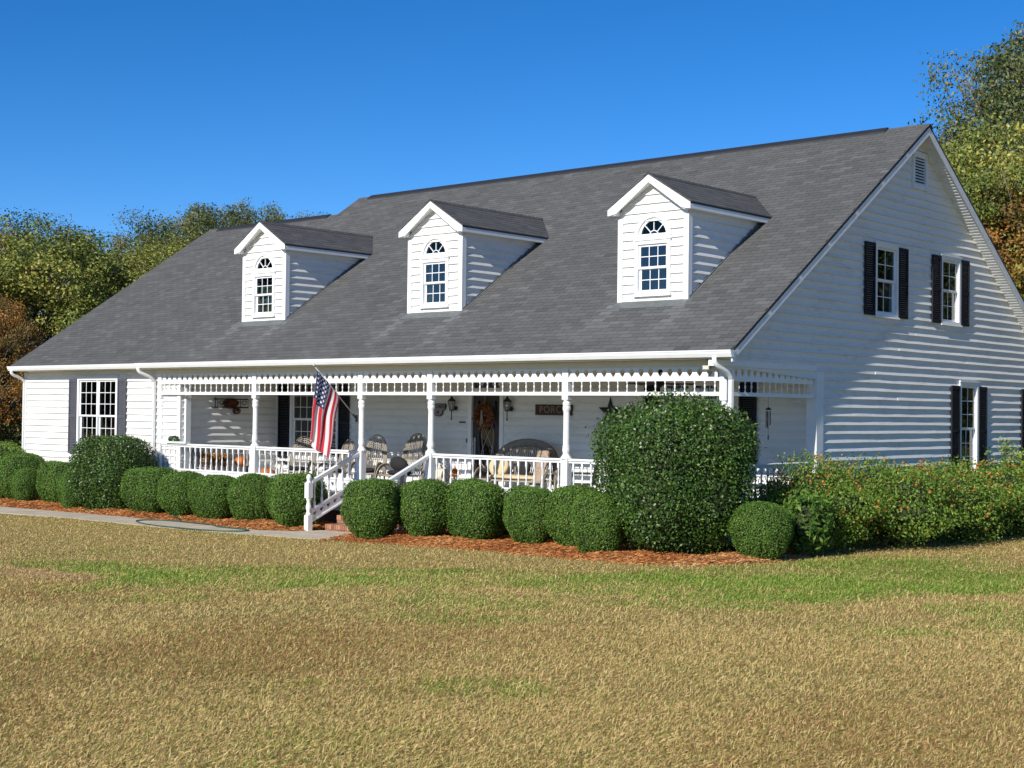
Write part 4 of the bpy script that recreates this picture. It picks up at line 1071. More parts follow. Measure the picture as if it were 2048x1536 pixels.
def lantern(x, label):
    t = thing('wall_lantern', label, 'wall lamp', (x, wy, 2.65), 'wall lanterns beside the front door')
    c = wy-.115
    MB().lathe([(.055, 0), (.055, -.015), (.035, -.03)], x+.03, wy, 12, axis='y', cz=2.66).build('wall_plate', M_BLACK, t, True)
    m = MB(); m.tube([(x+.02, wy-.02, 2.66), (x+.01, c, 2.60), (x, c, 2.62)], .012, 6); m.tube([(x, c, 2.62), (x, c, 2.42)], .012, 6); m.ell((x, c, 2.41), (.018, .018, .028), 8, 6); m.build('bracket', M_BLACK, t, True)
    MB().lathe([(.05, 2.62), (.085, 2.80), (.09, 2.82)], x, c, 6).build('glass', M_LAMPG, t)
    m = MB()
    for i in range(6):
        a = 2*math.pi*(i+.5)/6; m.tube([(x+.052*math.cos(a), c+.052*math.sin(a), 2.615), (x+.09*math.cos(a), c+.09*math.sin(a), 2.82)], .007, 4)
    m.build('cage', M_BLACK, t)
    MB().lathe([(.10, 2.82), (.102, 2.835), (.06, 2.88), (.03, 2.90), (.03, 2.92), (.012, 2.945)], x, c, 8).build('cap', M_BLACK, t)
    MB().lathe([(.058, 2.60), (.055, 2.625)], x, c, 6).build('base', M_BLACK, t)
    MB().ell((x, c, 2.71), (.02, .02, .045), 8, 6).build('bulb', M_WHITEP, t, True)
lantern(-9.99, 'black wall lantern left of the front door'); lantern(-8.24, 'black wall lantern right of the front door')
wr = thing('wreath', 'round wreath of dried autumn leaves with a ribbon on the front door', 'wreath', (-9.03, PD-.03, 2.48))
q = np.random.default_rng(5); n = 900; a = q.uniform(0, 2*math.pi, n); rr = .205+q.normal(0, .055, n)
P = np.stack([-9.03+rr*np.cos(a), PD-.05-q.uniform(0, .09, n), 2.49+rr*np.sin(a)*1.02], 1); N = np.stack([np.cos(a), -np.ones(n), np.sin(a)], 1)
V, F, cv = leaves(P, N, q, .085, .045, .7); inst('leaf_ring', np_mesh('leaf_ring', V, F, M_LEAFD, cv), wr, Matrix.Identity(4))
m = MB(); m.add([(-9.05, PD-.15, 2.62), (-9.01, PD-.15, 2.62), (-9.03, PD-.15, 2.25), (-9.08, PD-.15, 2.26)], [(0, 1, 2, 3)]); m.add([(-9.03, PD-.152, 2.60), (-8.995, PD-.152, 2.60), (-8.98, PD-.152, 2.30), (-9.01, PD-.152, 2.29)], [(0, 1, 2, 3)]); m.build('ribbon', M_SIGNL, wr)
m = MB(); m.box(-9.04, -9.02, PD-.04, PD-.035, 2.65, 3.03); m.build('hanger', M_SIGNL, wr)
# iron wall basket with dried flowers on the end wall
ib = thing('iron_wall_basket', 'black scrollwork iron shelf with dried flowers on the left end wall of the porch', 'wall shelf', (RWX+.05, 1.58, 2.62))
x0 = RWX+.025
m = MB()
for z in (2.62, 2.83): m.tube([(x0, 1.10, z), (x0+.16, 1.10, z), (x0+.16, 2.06, z), (x0, 2.06, z)], .016, 5)
for y in (1.10, 1.34, 1.58, 1.82, 2.06): m.tube([(x0+.16, y, 2.62), (x0+.16, y, 2.83)], .009, 5)
for y in (1.22, 1.46, 1.70, 1.94):
    for s in (-1, 1): m.tube([(x0+.16, y+s*(.09-.06*t/10)*math.cos(t*.62), 2.725+(.08-.055*t/10)*math.sin(t*.62)) for t in range(11)], .007, 5)
m.tube([(x0+.01, 1.0, 2.62), (x0+.16, 1.08, 2.62)], .01, 5); m.tube([(x0+.08, 1.08, 2.62), (x0+.08, 1.1, 2.88)], .012, 5)
m.build('iron_frame', M_BLACK, ib, True)
for y in (1.2, 1.4, 1.6, 1.8, 2.0): MB().box(x0, x0+.15, y-.01, y+.01, 2.605, 2.614).build('shelf_slat', M_BLACK, ib)
P, d, q = leaf_cloud(420, (.10, .24, .13), .05, (x0+.10, 1.56, 2.72), 21); V, F, cv = leaves(P, d, q, .09, .035); inst('dried_flowers', np_mesh('dried_flowers', V, F, M_LEAFD, cv*.6), ib, Matrix.Identity(4))
P, d, q = leaf_cloud(120, (.08, .13, .09), .05, (x0+.13, 1.72, 2.54), 22); V, F, cv = leaves(P, d, q, .08, .035); inst('dried_flowers', np_mesh('dried_flowers', V, F, M_LEAFD, cv*.5), ib, Matrix.Identity(4))
# flood light under the eave, ceiling fan, wind chime, hooks
fl_ = thing('flood_light', 'small grey flood light under the right corner of the porch eave', 'flood light', (-.66, -.12, 3.50))
MB().lathe([(.035, 3.555), (.03, 3.53), (.012, 3.52), (.012, 3.44)], -.66, -.10, 8).build('mount', M_BLACK, fl_)
MB().add([(-.73, -.19, 3.37), (-.59, -.19, 3.37), (-.59, -.19, 3.45), (-.73, -.19, 3.45), (-.71, -.08, 3.40), (-.61, -.08, 3.40), (-.61, -.08, 3.47), (-.71, -.08, 3.47)], [(3, 2, 1, 0), (4, 5, 6, 7), (0, 1, 5, 4), (1, 2, 6, 5), (2, 3, 7, 6), (3, 0, 4, 7)]).build('housing', M_SLATE, fl_)
MB().box(-.72, -.60, -.194, -.1905, 3.38, 3.44).build('lens', M_WHITEP, fl_)
cf = thing('ceiling_fan', 'dark ceiling fan hanging inside the right end of the porch', 'fan', (-2.95, 1.6, 3.44))
MB().lathe([(.07, 3.439), (.06, 3.40), (.012, 3.39), (.012, 3.26), (.09, 3.25), (.11, 3.20), (.09, 3.14), (.05, 3.12), (.05, 3.10)], -2.95, 1.6, 12).build('motor', M_BLACK, cf, True)
for k in range(5):
    a = .35+2*math.pi*k/5; c, s = math.cos(a), math.sin(a); m = MB()
    m.add([(-2.95+c*.12-s*.05, 1.6+s*.12+c*.05, 3.19), (-2.95+c*.12+s*.05, 1.6+s*.12-c*.05, 3.17), (-2.95+c*.68+s*.065, 1.6+s*.68-c*.065, 3.155), (-2.95+c*.68-s*.065, 1.6+s*.68+c*.065, 3.185)], [(0, 1, 2, 3)])
    o = m.build('fan_blade', M_RUST, cf); mm = o.modifiers.new('t', 'SOLIDIFY'); mm.thickness = .008
wc = thing('wind_chime', 'bronze wind chime hanging from the right side of the porch', 'wind chime', (GX-.06, 1.49, 2.9)); X0, Y0 = GX-.06, 1.49
m = MB(); m.tube([(X0, Y0, 2.92), (X0, Y0, 2.72)], .003, 4); m.tube([(X0, Y0, 2.63), (X0, Y0, 2.17)], .0025, 4); m.build('cord', M_BLACK, wc)
MB().lathe([(.012, 2.73), (.03, 2.715), (.058, 2.69), (.055, 2.68)], X0, Y0, 10).build('chime_top', M_RUST, wc, True)
for k in range(5):
    a = 2*math.pi*k/5; MB().lathe([(.009, 2.66), (.009, 2.42-.02*k)], X0+.04*math.cos(a), Y0+.04*math.sin(a), 7).build('chime_tube', M_RUST, wc, True)
MB().lathe([(.004, 2.24), (.014, 2.18), (.010, 2.14), (.003, 2.13)], X0, Y0, 6).build('wind_catcher', M_BLACK, wc)

# ------------------------------------------------------------------ GROUND
def ground_mat():
    m, n, l, b = nodes('lawn_soil')
    a = noise(n, l, .35, 8); c = noise(n, l, 9, 6)
    base = ramp(n, l, a, [(.35, (.36, .26, .095)), (.55, (.32, .25, .085)), (.72, (.24, .24, .06))])
    mx = n.new('ShaderNodeMix'); mx.data_type = 'RGBA'; mx.blend_type = 'MULTIPLY'; mx.inputs[0].default_value = .8
    l.new(base, mx.inputs['A']); l.new(ramp(n, l, c, [(.3, (.55, .5, .45)), (.7, (1, 1, 1))]), mx.inputs['B']); l.new(mx.outputs['Result'], b.inputs['Base Color'])
    b.inputs['Roughness'].default_value = .95; b.inputs['Specular IOR Level'].default_value = .1; return m
xs = np.unique(np.concatenate([np.linspace(-30, 30, 121), np.linspace(-600, -30, 24), np.linspace(30, 600, 24)]))
ys = np.unique(np.concatenate([np.linspace(-30, 20, 101), np.linspace(-300, -30, 14), np.linspace(20, 800, 24)]))
XX, YY = np.meshgrid(xs, ys); ZZ = np.minimum(G(XX, YY), 3.0)
ix = np.arange(XX.size).reshape(XX.shape); F = np.stack([ix[:-1, :-1], ix[:-1, 1:], ix[1:, 1:], ix[1:, :-1]], -1).reshape(-1, 4)
gr = inst('ground', np_mesh('ground', np.stack([XX, YY, ZZ], -1).reshape(-1, 3), F, ground_mat(), smooth=True), None, Matrix.Identity(4)); tag(gr, 'lawn ground sloping gently up from the house', kind='structure')

def strip_mesh(back, frontl, z=.012, n=60, name='walkway', mat=M_CONC, thick=.06):
    def samp(P, t):
        P = np.array(P); s = np.linspace(0, 1, len(P)); return np.stack([np.interp(t, s, P[:, 0]), np.interp(t, s, P[:, 1])], 1)
    t = np.linspace(0, 1, n); A, B = samp(back, t), samp(frontl, t); m = MB(); vs = []
    for a, b in zip(A, B):
        za, zb = g(*a)+z, g(*b)+z; vs += [(*a, za), (*b, zb), (*b, zb-thick), (*a, za-thick)]
    fs = []
    for i in range(n-1):
        for k in range(4): fs.append((4*i+k, 4*i+4+k, 4*i+4+(k+1) % 4, 4*i+(k+1) % 4))
    fs += [(0, 1, 2, 3), tuple(4*(n-1)+k for k in (3, 2, 1, 0))]
    m.add(vs, fs); return m.build(name, mat)
wb = [(-26, -2.55), (-20.2, -2.45), (-17.2, -2.1), (-14.7, -2.0), (-12.2, -2.06), (-10.6, -2.1), (-9.9, -1.7), (-9.78, -1.06), (-7.72, -1.06)]
wf = [(-26, -3.75), (-18.4, -3.7), (-15.9, -3.26), (-13.8, -3.24), (-12.3, -3.22), (-10.5, -3.07), (-8.9, -2.92), (-8.1, -2.86), (-7.72, -2.5)]
wk = strip_mesh(wb, wf); tag(wk, 'narrow concrete front walk along the planting bed', kind='structure')
MB().box(-14.02, -14.0, -3.22, -2.02, 0, .0145).box(-11.6, -11.58, -3.16, -2.08, 0, .0145).build('expansion_joint', M_DARK, wk)

# ---- pine straw bed
M_STRAW = attr_mat('pine_straw', [(0, (.24, .075, .02)), (.4, (.47, .17, .045)), (.75, (.61, .27, .08)), (1, (.67, .42, .18))], .75, transl=.15)
M_BED = paint('bed_soil', (.26, .095, .032), .95, .4, 12)
bed_l_b = [(-24, .06), (-16.5, .06), (-16.4, -.02), (-9.80, -.02)]; bed_l_f = [(-24, -2.5), (-20.2, -2.42), (-14.7, -1.98), (-10.6, -2.08), (-9.80, -1.55)]
bed_r_f = [(-7.74, -2.86), (-6.5, -2.62), (-4.64, -2.5), (-3.4, -2.55), (-2.05, -2.76), (-.3, -2.9), (.7, -2.5), (1.15, -1.7), (1.3, -.6)]
def bed_pts(n, q):
    P = q.uniform((-24, -3.0), (1.75, 1.4), (n, 2)); x, y = P.T
    f = np.interp(x, [p[0] for p in bed_l_f], [p[1] for p in bed_l_f]); l_ok = (x < -9.80) & (y > f) & (y < np.where(x < -16.5, .06, -.02))
    f2 = np.interp(x, [p[0] for p in bed_r_f], [p[1] for p in bed_r_f]); r_ok = (x > -7.74) & (y > f2-.06+.05*np.sin(x*5)+.04*np.sin(x*13)-.12*q.uniform(size=n)**3) & ((y < -.02) | (x > GX+.06)) & (x < 1.33-.5*np.maximum(0, y))
    return P[l_ok | r_ok]
q = np.random.default_rng(3)
def edge_d(x, y): return np.where(x < -8.8, y-np.interp(x, [p[0] for p in bed_l_f], [p[1] for p in bed_l_f]), np.minimum(y-np.interp(x, [p[0] for p in bed_r_f], [p[1] for p in bed_r_f]), (1.33-x)+.02))
def mound(x, y): return .006+(.012+.11*fbm(x, y, .8, 31)+.03*fbm(x, y, .25, 9))*np.clip((edge_d(x, y)+.03)/.5, 0.02, 1)
xg = np.arange(-24, 1.8, .15); yg = np.arange(-3.1, 1.5, .1); BX, BY = np.meshgrid(xg, yg)
cx_, cy_ = BX.ravel(), BY.ravel()
bx = np.array([bed_pts.__code__ is None]) if False else None
def inside(x, y):
    f = np.interp(x, [p[0] for p in bed_l_f], [p[1] for p in bed_l_f]); f2 = np.interp(x, [p[0] for p in bed_r_f], [p[1] for p in bed_r_f])
    return ((x < -9.80) & (y > f) & (y < np.where(x < -16.5, .06, -.02))) | ((x > -7.74) & (y > f2) & ((y < -.02) | (x > GX+.06)) & (x < 1.33-.5*np.maximum(0, y)))
hh = np.where(inside(BX, BY), mound(BX, BY), -.08); Vb = np.stack([BX, BY, G(BX, BY)+hh*np.where(inside(BX, BY), .75, 1)], -1).reshape(-1, 3)
ix = np.arange(BX.size).reshape(BX.shape); F = np.stack([ix[:-1, :-1], ix[:-1, 1:], ix[1:, 1:], ix[1:, :-1]], -1).reshape(-1, 4)
keep = inside(BX.ravel(), BY.ravel())[F].all(1); F = F[keep]
bed = inst('planting_bed', np_mesh('planting_bed', Vb, F, M_BED, smooth=True), None, Matrix.Identity(4)); tag(bed, 'planting bed soil along the front of the house', kind='structure')
P = bed_pts(150000, q); n = len(P); x, y = P.T; z = G(x, y)+mound(x, y)*q.uniform(.6, 1.1, n)
Lh = q.uniform(.07, .16, n); th = q.uniform(0, 2*math.pi, n)+.6*fbm(x, y, .5, 77)*6; el = q.normal(.05, .28, n)
d = np.stack([np.cos(th)*np.cos(el), np.sin(th)*np.cos(el), np.abs(np.sin(el))], 1)*Lh[:, None]; w = np.stack([-np.sin(th), np.cos(th), 0*th], 1)*.0042
c0 = np.stack([x, y, z], 1); bend = np.stack([0*x, 0*x, q.uniform(-.01, .02, n)], 1)
V = np.stack([c0-d/2-w, c0-d/2+w, c0+bend+w, c0+d/2], 1).reshape(-1, 3); F = np.arange(4*n).reshape(n, 4)
cvv = np.clip(.15+.7*fbm(x, y, .7, 51)+q.normal(0, .2, n), 0, 1); cvv = np.where((x > 1.0) | ((x > .3) & (q.uniform(size=n) < .5)), np.clip(cvv+.35, 0, 1), cvv)
ps_ = inst('pine_straw', np_mesh('pine_straw', V, F, M_STRAW, np.repeat(cvv, 4)), None, Matrix.Identity(4)); tag(ps_, 'rust orange pine straw mulch spread under the shrubs', 'mulch', kind='stuff')

# ---- lawn
def lawn_mat():
    m, n, l, b = nodes('grass_blade'); a = n.new('ShaderNodeAttribute'); a.attribute_name = 'col'
    l.new(a.outputs['Color'], b.inputs['Base Color']); b.inputs['Roughness'].default_value = .65; b.inputs['Specular IOR Level'].default_value = .25
    t = n.new('ShaderNodeBsdfTranslucent'); l.new(a.outputs['Color'], t.inputs[0]); mx = n.new('ShaderNodeMixShader'); mx.inputs[0].default_value = .3
    l.new(b.outputs[0], mx.inputs[1]); l.new(t.outputs[0], mx.inputs[2]); l.new(mx.outputs[0], n['Material Output'].inputs[0]); return m
BAND = [(-8.5, -10.9), (-7.05, -9.94), (-5.63, -9.09), (-3.9, -7.59), (-2.38, -6.75), (-1.04, -5.1), (.55, -3.3), (1.7, -1.8), (1.75, 1.2), (3.2, 2.2), (5.2, 1.2), (9, 3.5), (10, -1.5), (6.3, -3.0), (5.2, -3.7), (4.9, -4.6), (5.3, -6.9), (3.7, -7.7), (1.0, -7.2), (-.2, -7.6), (-.9, -8.5), (-.6, -9.9), (-1.4, -11.1), (-3.2, -10.6), (-4.4, -10.9)]
def in_poly(x, y, P):
    r = np.zeros(np.shape(x), bool); n = len(P)
    for i in range(n):
        (x0, y0), (x1, y1) = P[i], P[(i+1) % n]
        if y0 == y1: continue
        c = ((y0 > y) != (y1 > y)) & (x < (x1-x0)*(y-y0)/(y1-y0)+x0); r ^= c
    return r
def green_amount(x, y):
    """where the lawn is still green: a band that runs across in front of the bed, plus scattered patches"""
    a = 0
    for k, am in enumerate((.7, 1.5, 2.6)):
        wx = (fbm(x, y, 2.2, 11+k)-.5)*am*2; wy_ = (fbm(x, y, 2.2, 31+k)-.5)*am*2; a = a+in_poly(x+wx, y+wy_, BAND)/3
    nf = fbm(x, y, .8, 19)-.5
    band = np.clip(a*(.72+1.3*nf)+.35*a*np.clip((fbm(x, y, 1.6, 88)-.45)*4, 0, 1), 0, 1)
    sp_ = np.clip((fbm(x, y, 2.6, 47, 4)-.55)*6, 0, 1)*.45
    for ex, ey, er in ((6.3, -13.5, .5), (7.6, -6.3, 1.0), (6.6, -5.2, .9), (6.9, -7.8, .6), (3.3, -10.3, .7), (-.8, -11.3, .7), (2.2, -9.0, .9)):
        sp_ = np.maximum(sp_, np.clip(1.15-np.hypot(x-ex, y-ey)/er+nf*1.6, 0, .42))
    return np.maximum(band, sp_)
q = np.random.default_rng(17)
CX, CY = CAM[0], CAM[1]; fwd = np.array([-.6645, .7473]); rgt = np.array([.7473, .6645])
def scatter(d0, d1, dens, slope, marg):
    area_n = int(dens*(d1-d0)*(2*(slope*(d0+d1)/2+marg))); dd = np.sqrt(q.uniform(d0**2, d1**2, area_n)); ll = q.uniform(-1, 1, area_n)*(slope*dd+marg)
    return np.stack([CX+fwd[0]*dd+rgt[0]*ll, CY+fwd[1]*dd+rgt[1]*ll], 1)
P = np.concatenate([scatter(7.0, 10.5, 7200, .37, .9), scatter(10.5, 15, 4600, .37, 1.2), scatter(15, 21, 2700, .37, 1.5), scatter(21, 34, 1200, .38, 1.5)])
x, y = P.T
blocked = inside(x, y-.10) & ~((x > 1.3) & (y > -.2))
wbx = np.array(wb); wfx = np.array(wf)
walk = (x < -7.72) & (y < np.interp(x, wbx[:7, 0], wbx[:7, 1])+.0) & (y > np.interp(x, wfx[:, 0], wfx[:, 1])+.03*np.sin(x*9))
housef = ((x < GX+.3) & (y > -1.0)) | ((x < -7.0) & (y > -2.0))
P = P[~(blocked | walk | housef)]; x, y = P.T; n = len(P)
gm = green_amount(x, y); isg = q.uniform(size=n) < (.20+.80*gm)
dry = fbm(x, y, 3.5, 23, 4); fine = q.uniform(size=n)
tan1, tan2, brn = np.array([.58, .408, .148]), np.array([.78, .60, .275]), np.array([.38, .215, .085])
dk = np.clip((dry-.36)*3.5, 0, 1)*np.clip((-8.5-y)/4.0, 0, 1)       # browner tufts in the near lawn
colr = tan1*(1-fine[:, None])+tan2*fine[:, None]; mixb = (q.uniform(size=n) < .15+.55*dk)[:, None]; colr = np.where(mixb, brn*(.8+.5*fine[:, None]), colr)
g1, g2, g3 = np.array([.16, .27, .033]), np.array([.30, .42, .065]), np.array([.52, .50, .14])
grn = np.where((fine < .5)[:, None], g1, np.where((fine < .8)[:, None], g2, g3)); olive = (gm < .35)[:, None]; grn = np.where(olive, grn*.72+tan1*.28, grn)
strip = (np.abs((x+4.9)*.8-(y+10.6)*.3) < 1.1) & (np.abs(y+10.75) < .42)
colr = np.where(isg[:, None], grn, colr); colr = np.where((strip & (q.uniform(size=n) < .85))[:, None], np.array([.60, .42, .20])*(.8+.4*fine[:, None]), colr)
L = q.uniform(.022, .05, n)*(1+.45*gm)*(1+.18*vnoise(x, y, .35, 3)); th = q.uniform(0, 2*math.pi, n); tilt = q.uniform(.45, 1.38, n)
dist = np.hypot(x-CX, y-CY); Wd = .0019*np.clip(dist/9, 1, 2.3)
bigb = q.uniform(size=n) < .05; Wd = np.where(bigb, Wd*1.4, Wd); L = np.where(bigb, L*1.35, L); tilt = np.where(bigb, q.uniform(.2, 1.0, n), tilt); colr = np.where(bigb[:, None] & ~isg[:, None], np.clip(colr*1.08, 0, .86), colr)
dirv = np.stack([np.cos(th)*np.sin(tilt), np.sin(th)*np.sin(tilt), np.cos(tilt)], 1); sd_ = np.stack([-np.sin(th), np.cos(th), 0*th], 1)*Wd[:, None]
b0 = np.stack([x, y, G(x, y)-.004], 1); mid = b0+dirv*(L*.55)[:, None]; tip = b0+dirv*L[:, None]; tip[:, 2] -= L*.22*np.sin(tilt)
V = np.stack([b0-sd_, b0+sd_, mid+sd_*.8, tip, mid-sd_*.8], 1).reshape(-1, 3)
k5 = np.arange(n)[:, None]*5; 
F = np.concatenate([k5+np.array([[0, 1, 2, 4]])], 0); 
Vq = np.stack([b0-sd_, b0+sd_, mid+sd_*.9+0*tip, tip], 1).reshape(-1, 3)
F = np.arange(4*n).reshape(n, 4)
lg = inst('lawn_grass', np_mesh('lawn_grass', Vq, F, lawn_mat(), col=np.repeat(colr, 4, 0)), None, Matrix.Identity(4)); tag(lg, 'half-dormant tan lawn with a green band in front of the bed', 'grass', kind='stuff')
print('grass blades', n)

# ------------------------------------------------------------------ SHRUBS
M_BOX = attr_mat('boxwood_leaf', [(0, (.038, .095, .011)), (.5, (.098, .195, .026)), (.85, (.18, .29, .05)), (1, (.28, .37, .095))], .6, transl=.25, spec=.3)
M_CAM = attr_mat('glossy_shrub_leaf', [(0, (.020, .052, .008)), (.5, (.052, .115, .016)), (.85, (.11, .20, .03)), (1, (.21, .28, .06))], .42, transl=.15, spec=.5)
M_LAN = attr_mat('lantana_leaf', [(0, (.05, .11, .014)), (.5, (.14, .24, .028)), (.85, (.26, .36, .055)), (1, (.38, .42, .09))], .55, transl=.25)
M_PETAL = attr_mat('orange_petals', [(0, (.55, .14, .03)), (.5, (.72, .28, .05)), (1, (.75, .42, .10))], .7, transl=.25)
M_TWIG = paint('shrub_twigs', (.035, .028, .018), .9, .4, 20)
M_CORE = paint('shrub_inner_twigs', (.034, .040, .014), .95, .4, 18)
def shape_pts(n, q, w, dpt, h, p=2.6, lump=.05, seed=0, shell=.10, low=.14):
    """points on a clipped-shrub surface standing on z = 0"""
    d = q.normal(size=(n, 3)); d /= np.linalg.norm(d, axis=1)[:, None]; d = d[d[:, 2] > -.93]; n = len(d)
    a = np.array([w/2, dpt/2, h*.52]); k = (np.abs(d/1.0)**p).sum(1)**(-1/p)
    lum = 1+lump*(np.sin(d[:, 0]*5+seed)+np.sin(d[:, 1]*6+seed*2)+np.sin(d[:, 2]*7+seed*3))/3+lump*.8*q.normal(size=n)*.3
    P = d*(k*lum)[:, None]*a; P *= (1-shell*q.uniform(0, 1, n)**1.6)[:, None]; P[:, 2] += h*.50
    tp = np.clip(P[:, 2]/h, 0, 1); nar = 1-low*np.clip(.45-tp, 0, 1)/.45; P[:, 0] *= nar; P[:, 1] *= nar
    N = d/a; N /= np.linalg.norm(N, axis=1)[:, None]
    ok = P[:, 2] > .02
    return P[ok], N[ok]
def shrub_proto(name, label, cat, mat, w, h, nl, L, W, seed, p=2.6, lump=.05, shell=.12, spread=.65, core=.86, low=.14, stems=5):
    t = thing(name, label, cat)
    q = np.random.default_rng(seed); P, N = shape_pts(nl, q, w, w, h, p, lump, seed, shell, low)
    hollow = (P[:, 2] < h*.62) & (vnoise(np.arctan2(P[:, 1], P[:, 0])*2.2+seed, P[:, 2]*3, .55, seed+5) > .60) & (q.uniform(size=len(P)) < .35); P, N = P[~hollow], N[~hollow]
    tone_ = np.clip(.5+.22*q.normal(size=len(P))+.25*(vnoise(P[:, 0]*3+P[:, 2], P[:, 1]*3+P[:, 2]*2, .35, seed)-.5), 0, 1)
    V, F, cv = leaves(P, N, q, L, W, spread, tone_)
    inst('foliage', np_mesh('foliage', V, F, mat, cv), t, Matrix.Identity(4))
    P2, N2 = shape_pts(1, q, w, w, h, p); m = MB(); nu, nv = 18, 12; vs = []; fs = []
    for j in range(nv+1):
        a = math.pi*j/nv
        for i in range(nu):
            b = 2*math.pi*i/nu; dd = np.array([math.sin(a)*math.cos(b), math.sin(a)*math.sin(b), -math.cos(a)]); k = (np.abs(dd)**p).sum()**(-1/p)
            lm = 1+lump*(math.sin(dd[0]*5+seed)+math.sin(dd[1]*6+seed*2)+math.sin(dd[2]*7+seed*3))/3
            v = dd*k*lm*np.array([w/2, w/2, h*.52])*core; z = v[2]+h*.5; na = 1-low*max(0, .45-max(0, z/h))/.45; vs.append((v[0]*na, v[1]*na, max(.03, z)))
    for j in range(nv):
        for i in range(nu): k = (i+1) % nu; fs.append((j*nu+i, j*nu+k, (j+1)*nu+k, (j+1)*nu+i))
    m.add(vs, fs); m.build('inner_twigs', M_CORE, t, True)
    m = MB(); r_ = random.Random(seed)
    for i in range(stems):
        a = r_.uniform(0, 6.28); m.tube([(.06*math.cos(a), .06*math.sin(a), -.05), (w*.22*math.cos(a), w*.22*math.sin(a), h*.4)], [.02, .008], 5)
    m.build('stem', M_TWIG, t)
    return t
BOXG = 'clipped boxwood shrubs along the front bed'
box = [shrub_proto('boxwood_shrub', 'boxwood', 'shrub', M_BOX, 1.2, 1.12, 22000, .040, .023, s, 2.95+.12*s, .075, .12, low=.22+.06*(s % 2)) for s in (1, 2, 3, 4, 5)]
SHR = [  # x, y, width, height, rot, label
 (-22.35, -.85, 1.45, 1.27, 'largest clipped boxwood at the far left edge, in front of the leafy bush'),
 (-21.55, -1.15, .86, .92, 'small clipped boxwood second from the left edge of the picture'),
 (-20.15, -1.05, 1.12, 1.16, 'clipped boxwood third from the left, under the left white siding'),
 (-18.45, -1.65, .80, .98, 'clipped boxwood half hidden in front of the tall shrub by the wing window'),
 (-15.85, -1.15, 1.34, 1.13, 'clipped boxwood immediately right of the tall square shrub'),
 (-14.65, -1.10, 1.24, 1.06, 'second clipped boxwood right of the tall square shrub'),
 (-13.50, -1.02, 1.24, 1.06, 'third clipped boxwood right of the tall square shrub'),
 (-12.15, -1.00, 1.26, 1.09, 'fourth clipped boxwood right of the tall square shrub, next but one to the steps'),
 (-10.55, -1.10, 1.36, 1.15, 'clipped boxwood just left of the steps, behind the stair railing'),
 (-6.98, -2.20, 1.17, 1.20, 'clipped boxwood just right of the brick steps'),
 (-6.30, -1.45, 1.20, 1.17, 'second clipped boxwood right of the brick steps'),
 (-5.35, -1.00, 1.24, 1.17, 'third clipped boxwood right of the brick steps, below the front door'),
 (-5.95, -.62, 1.05, 1.17, 'clipped boxwood peeking from the back row below the pumpkins'),
 (-3.72, -1.28, .92, 1.00, 'low clipped boxwood in front, after the gap under the loveseat'),
 (-4.35, -.62, 1.02, 1.10, 'clipped boxwood of the back row below the loveseat'),
 (-2.62, -1.35, 1.10, 1.17, 'clipped boxwood two left of the big round shrub'),
 (-1.62, -1.95, .98, 1.08, 'clipped boxwood touching the left side of the big round shrub'),
 (.92, -.85, 1.14, .93, 'small flat-topped boxwood right of the big round shrub at the house corner'),
]
for i, (x, y, w, h, lab) in enumerate(SHR):
    k = (i*3) % 5; s = (w/1.2*rnd.uniform(.86, .93), w/1.2*rnd.uniform(.86, .93), h/1.12*rnd.uniform(.93, 1.0)); lo = (x, y, g(x, y)+.03); rz = rnd.uniform(0, 6.28)
    if i < 5: o = move_thing(box[i], lo, rz, s); o['label'] = lab; o['group'] = BOXG
    else: o = copy_thing(box[k], lo, rz, s, lab, BOXG)
t1 = shrub_proto('camellia_shrub', 'tall dark glossy shrub with squared top below the left wing window', 'shrub', M_CAM, 1.85, 1.78, 26000, .058, .032, 11, 3.2, .09, .16, .9, low=.2)
move_thing(t1, (-17.45, -1.20, .03), .4)
t2 = shrub_proto('camellia_shrub', 'huge rounded glossy dark green shrub at the right porch corner', 'shrub', M_CAM, 2.42, 2.60, 58000, .056, .031, 12, 2.55, .17, .18, .9, low=.26, stems=9)
x, y = -.62, -1.12; move_thing(t2, (x, y, g(x, y)+.02), 1.1)
# loose shoots sticking out of the big shrub
q = np.random.default_rng(66); m = MB(); Ps = []; Ns = []
for i in range(170):
    a = q.uniform(0, 6.28); e = q.uniform(.25, 1.45); d = np.array([math.cos(a)*math.cos(e), math.sin(a)*math.cos(e), math.sin(e)])
    k = (np.abs(d)**2.5).sum()**(-1/2.5); b_ = d*k*np.array([1.21, 1.21, 1.352])*.97+np.array([0, 0, 1.30]); l_ = q.uniform(.06, .2); tp = b_+(d*.5+np.array([0, 0, .6]))*l_
    m.tube([b_, tp], .004, 4)
    for j in range(6): f_ = q.uniform(.2, 1.1); Ps.append(b_+(tp-b_)*f_+q.normal(size=3)*.018); Ns.append(q.normal(size=3))
o = m.build('shoot', M_TWIG, t2, kind='stuff'); o.matrix_parent_inverse = Matrix.Identity(4)
V, F, cv = leaves(np.array(Ps), np.array(Ns), q, .07, .036, .5); o = inst('shoot_leaves', np_mesh('shoot_leaves', V, F, M_CAM, cv), t2, Matrix.Identity(4)); o.matrix_parent_inverse = Matrix.Identity(4)
lb = shrub_proto('leafy_bush', 'bright green loose bush with reddish tips at the left house corner', 'shrub', M_LAN, 2.0, 1.45, 9000, .075, .035, 15, 2.2, .12, .2, 1.0)
move_thing(lb, (-23.2, -.95, 0), 0, (.95, .75, 1.06))
x, y = 1.12, .25
qp = shrub_proto('leafy_bush', 'dark broad-leaved plant tucked between flat-topped boxwood and flower bed', 'shrub', M_BOX, .8, 1.15, 1500, .13, .045, 16, 2.1, .2, .5, 1.0, core=.6)
move_thing(qp, (x, y, g(x, y)), .5)
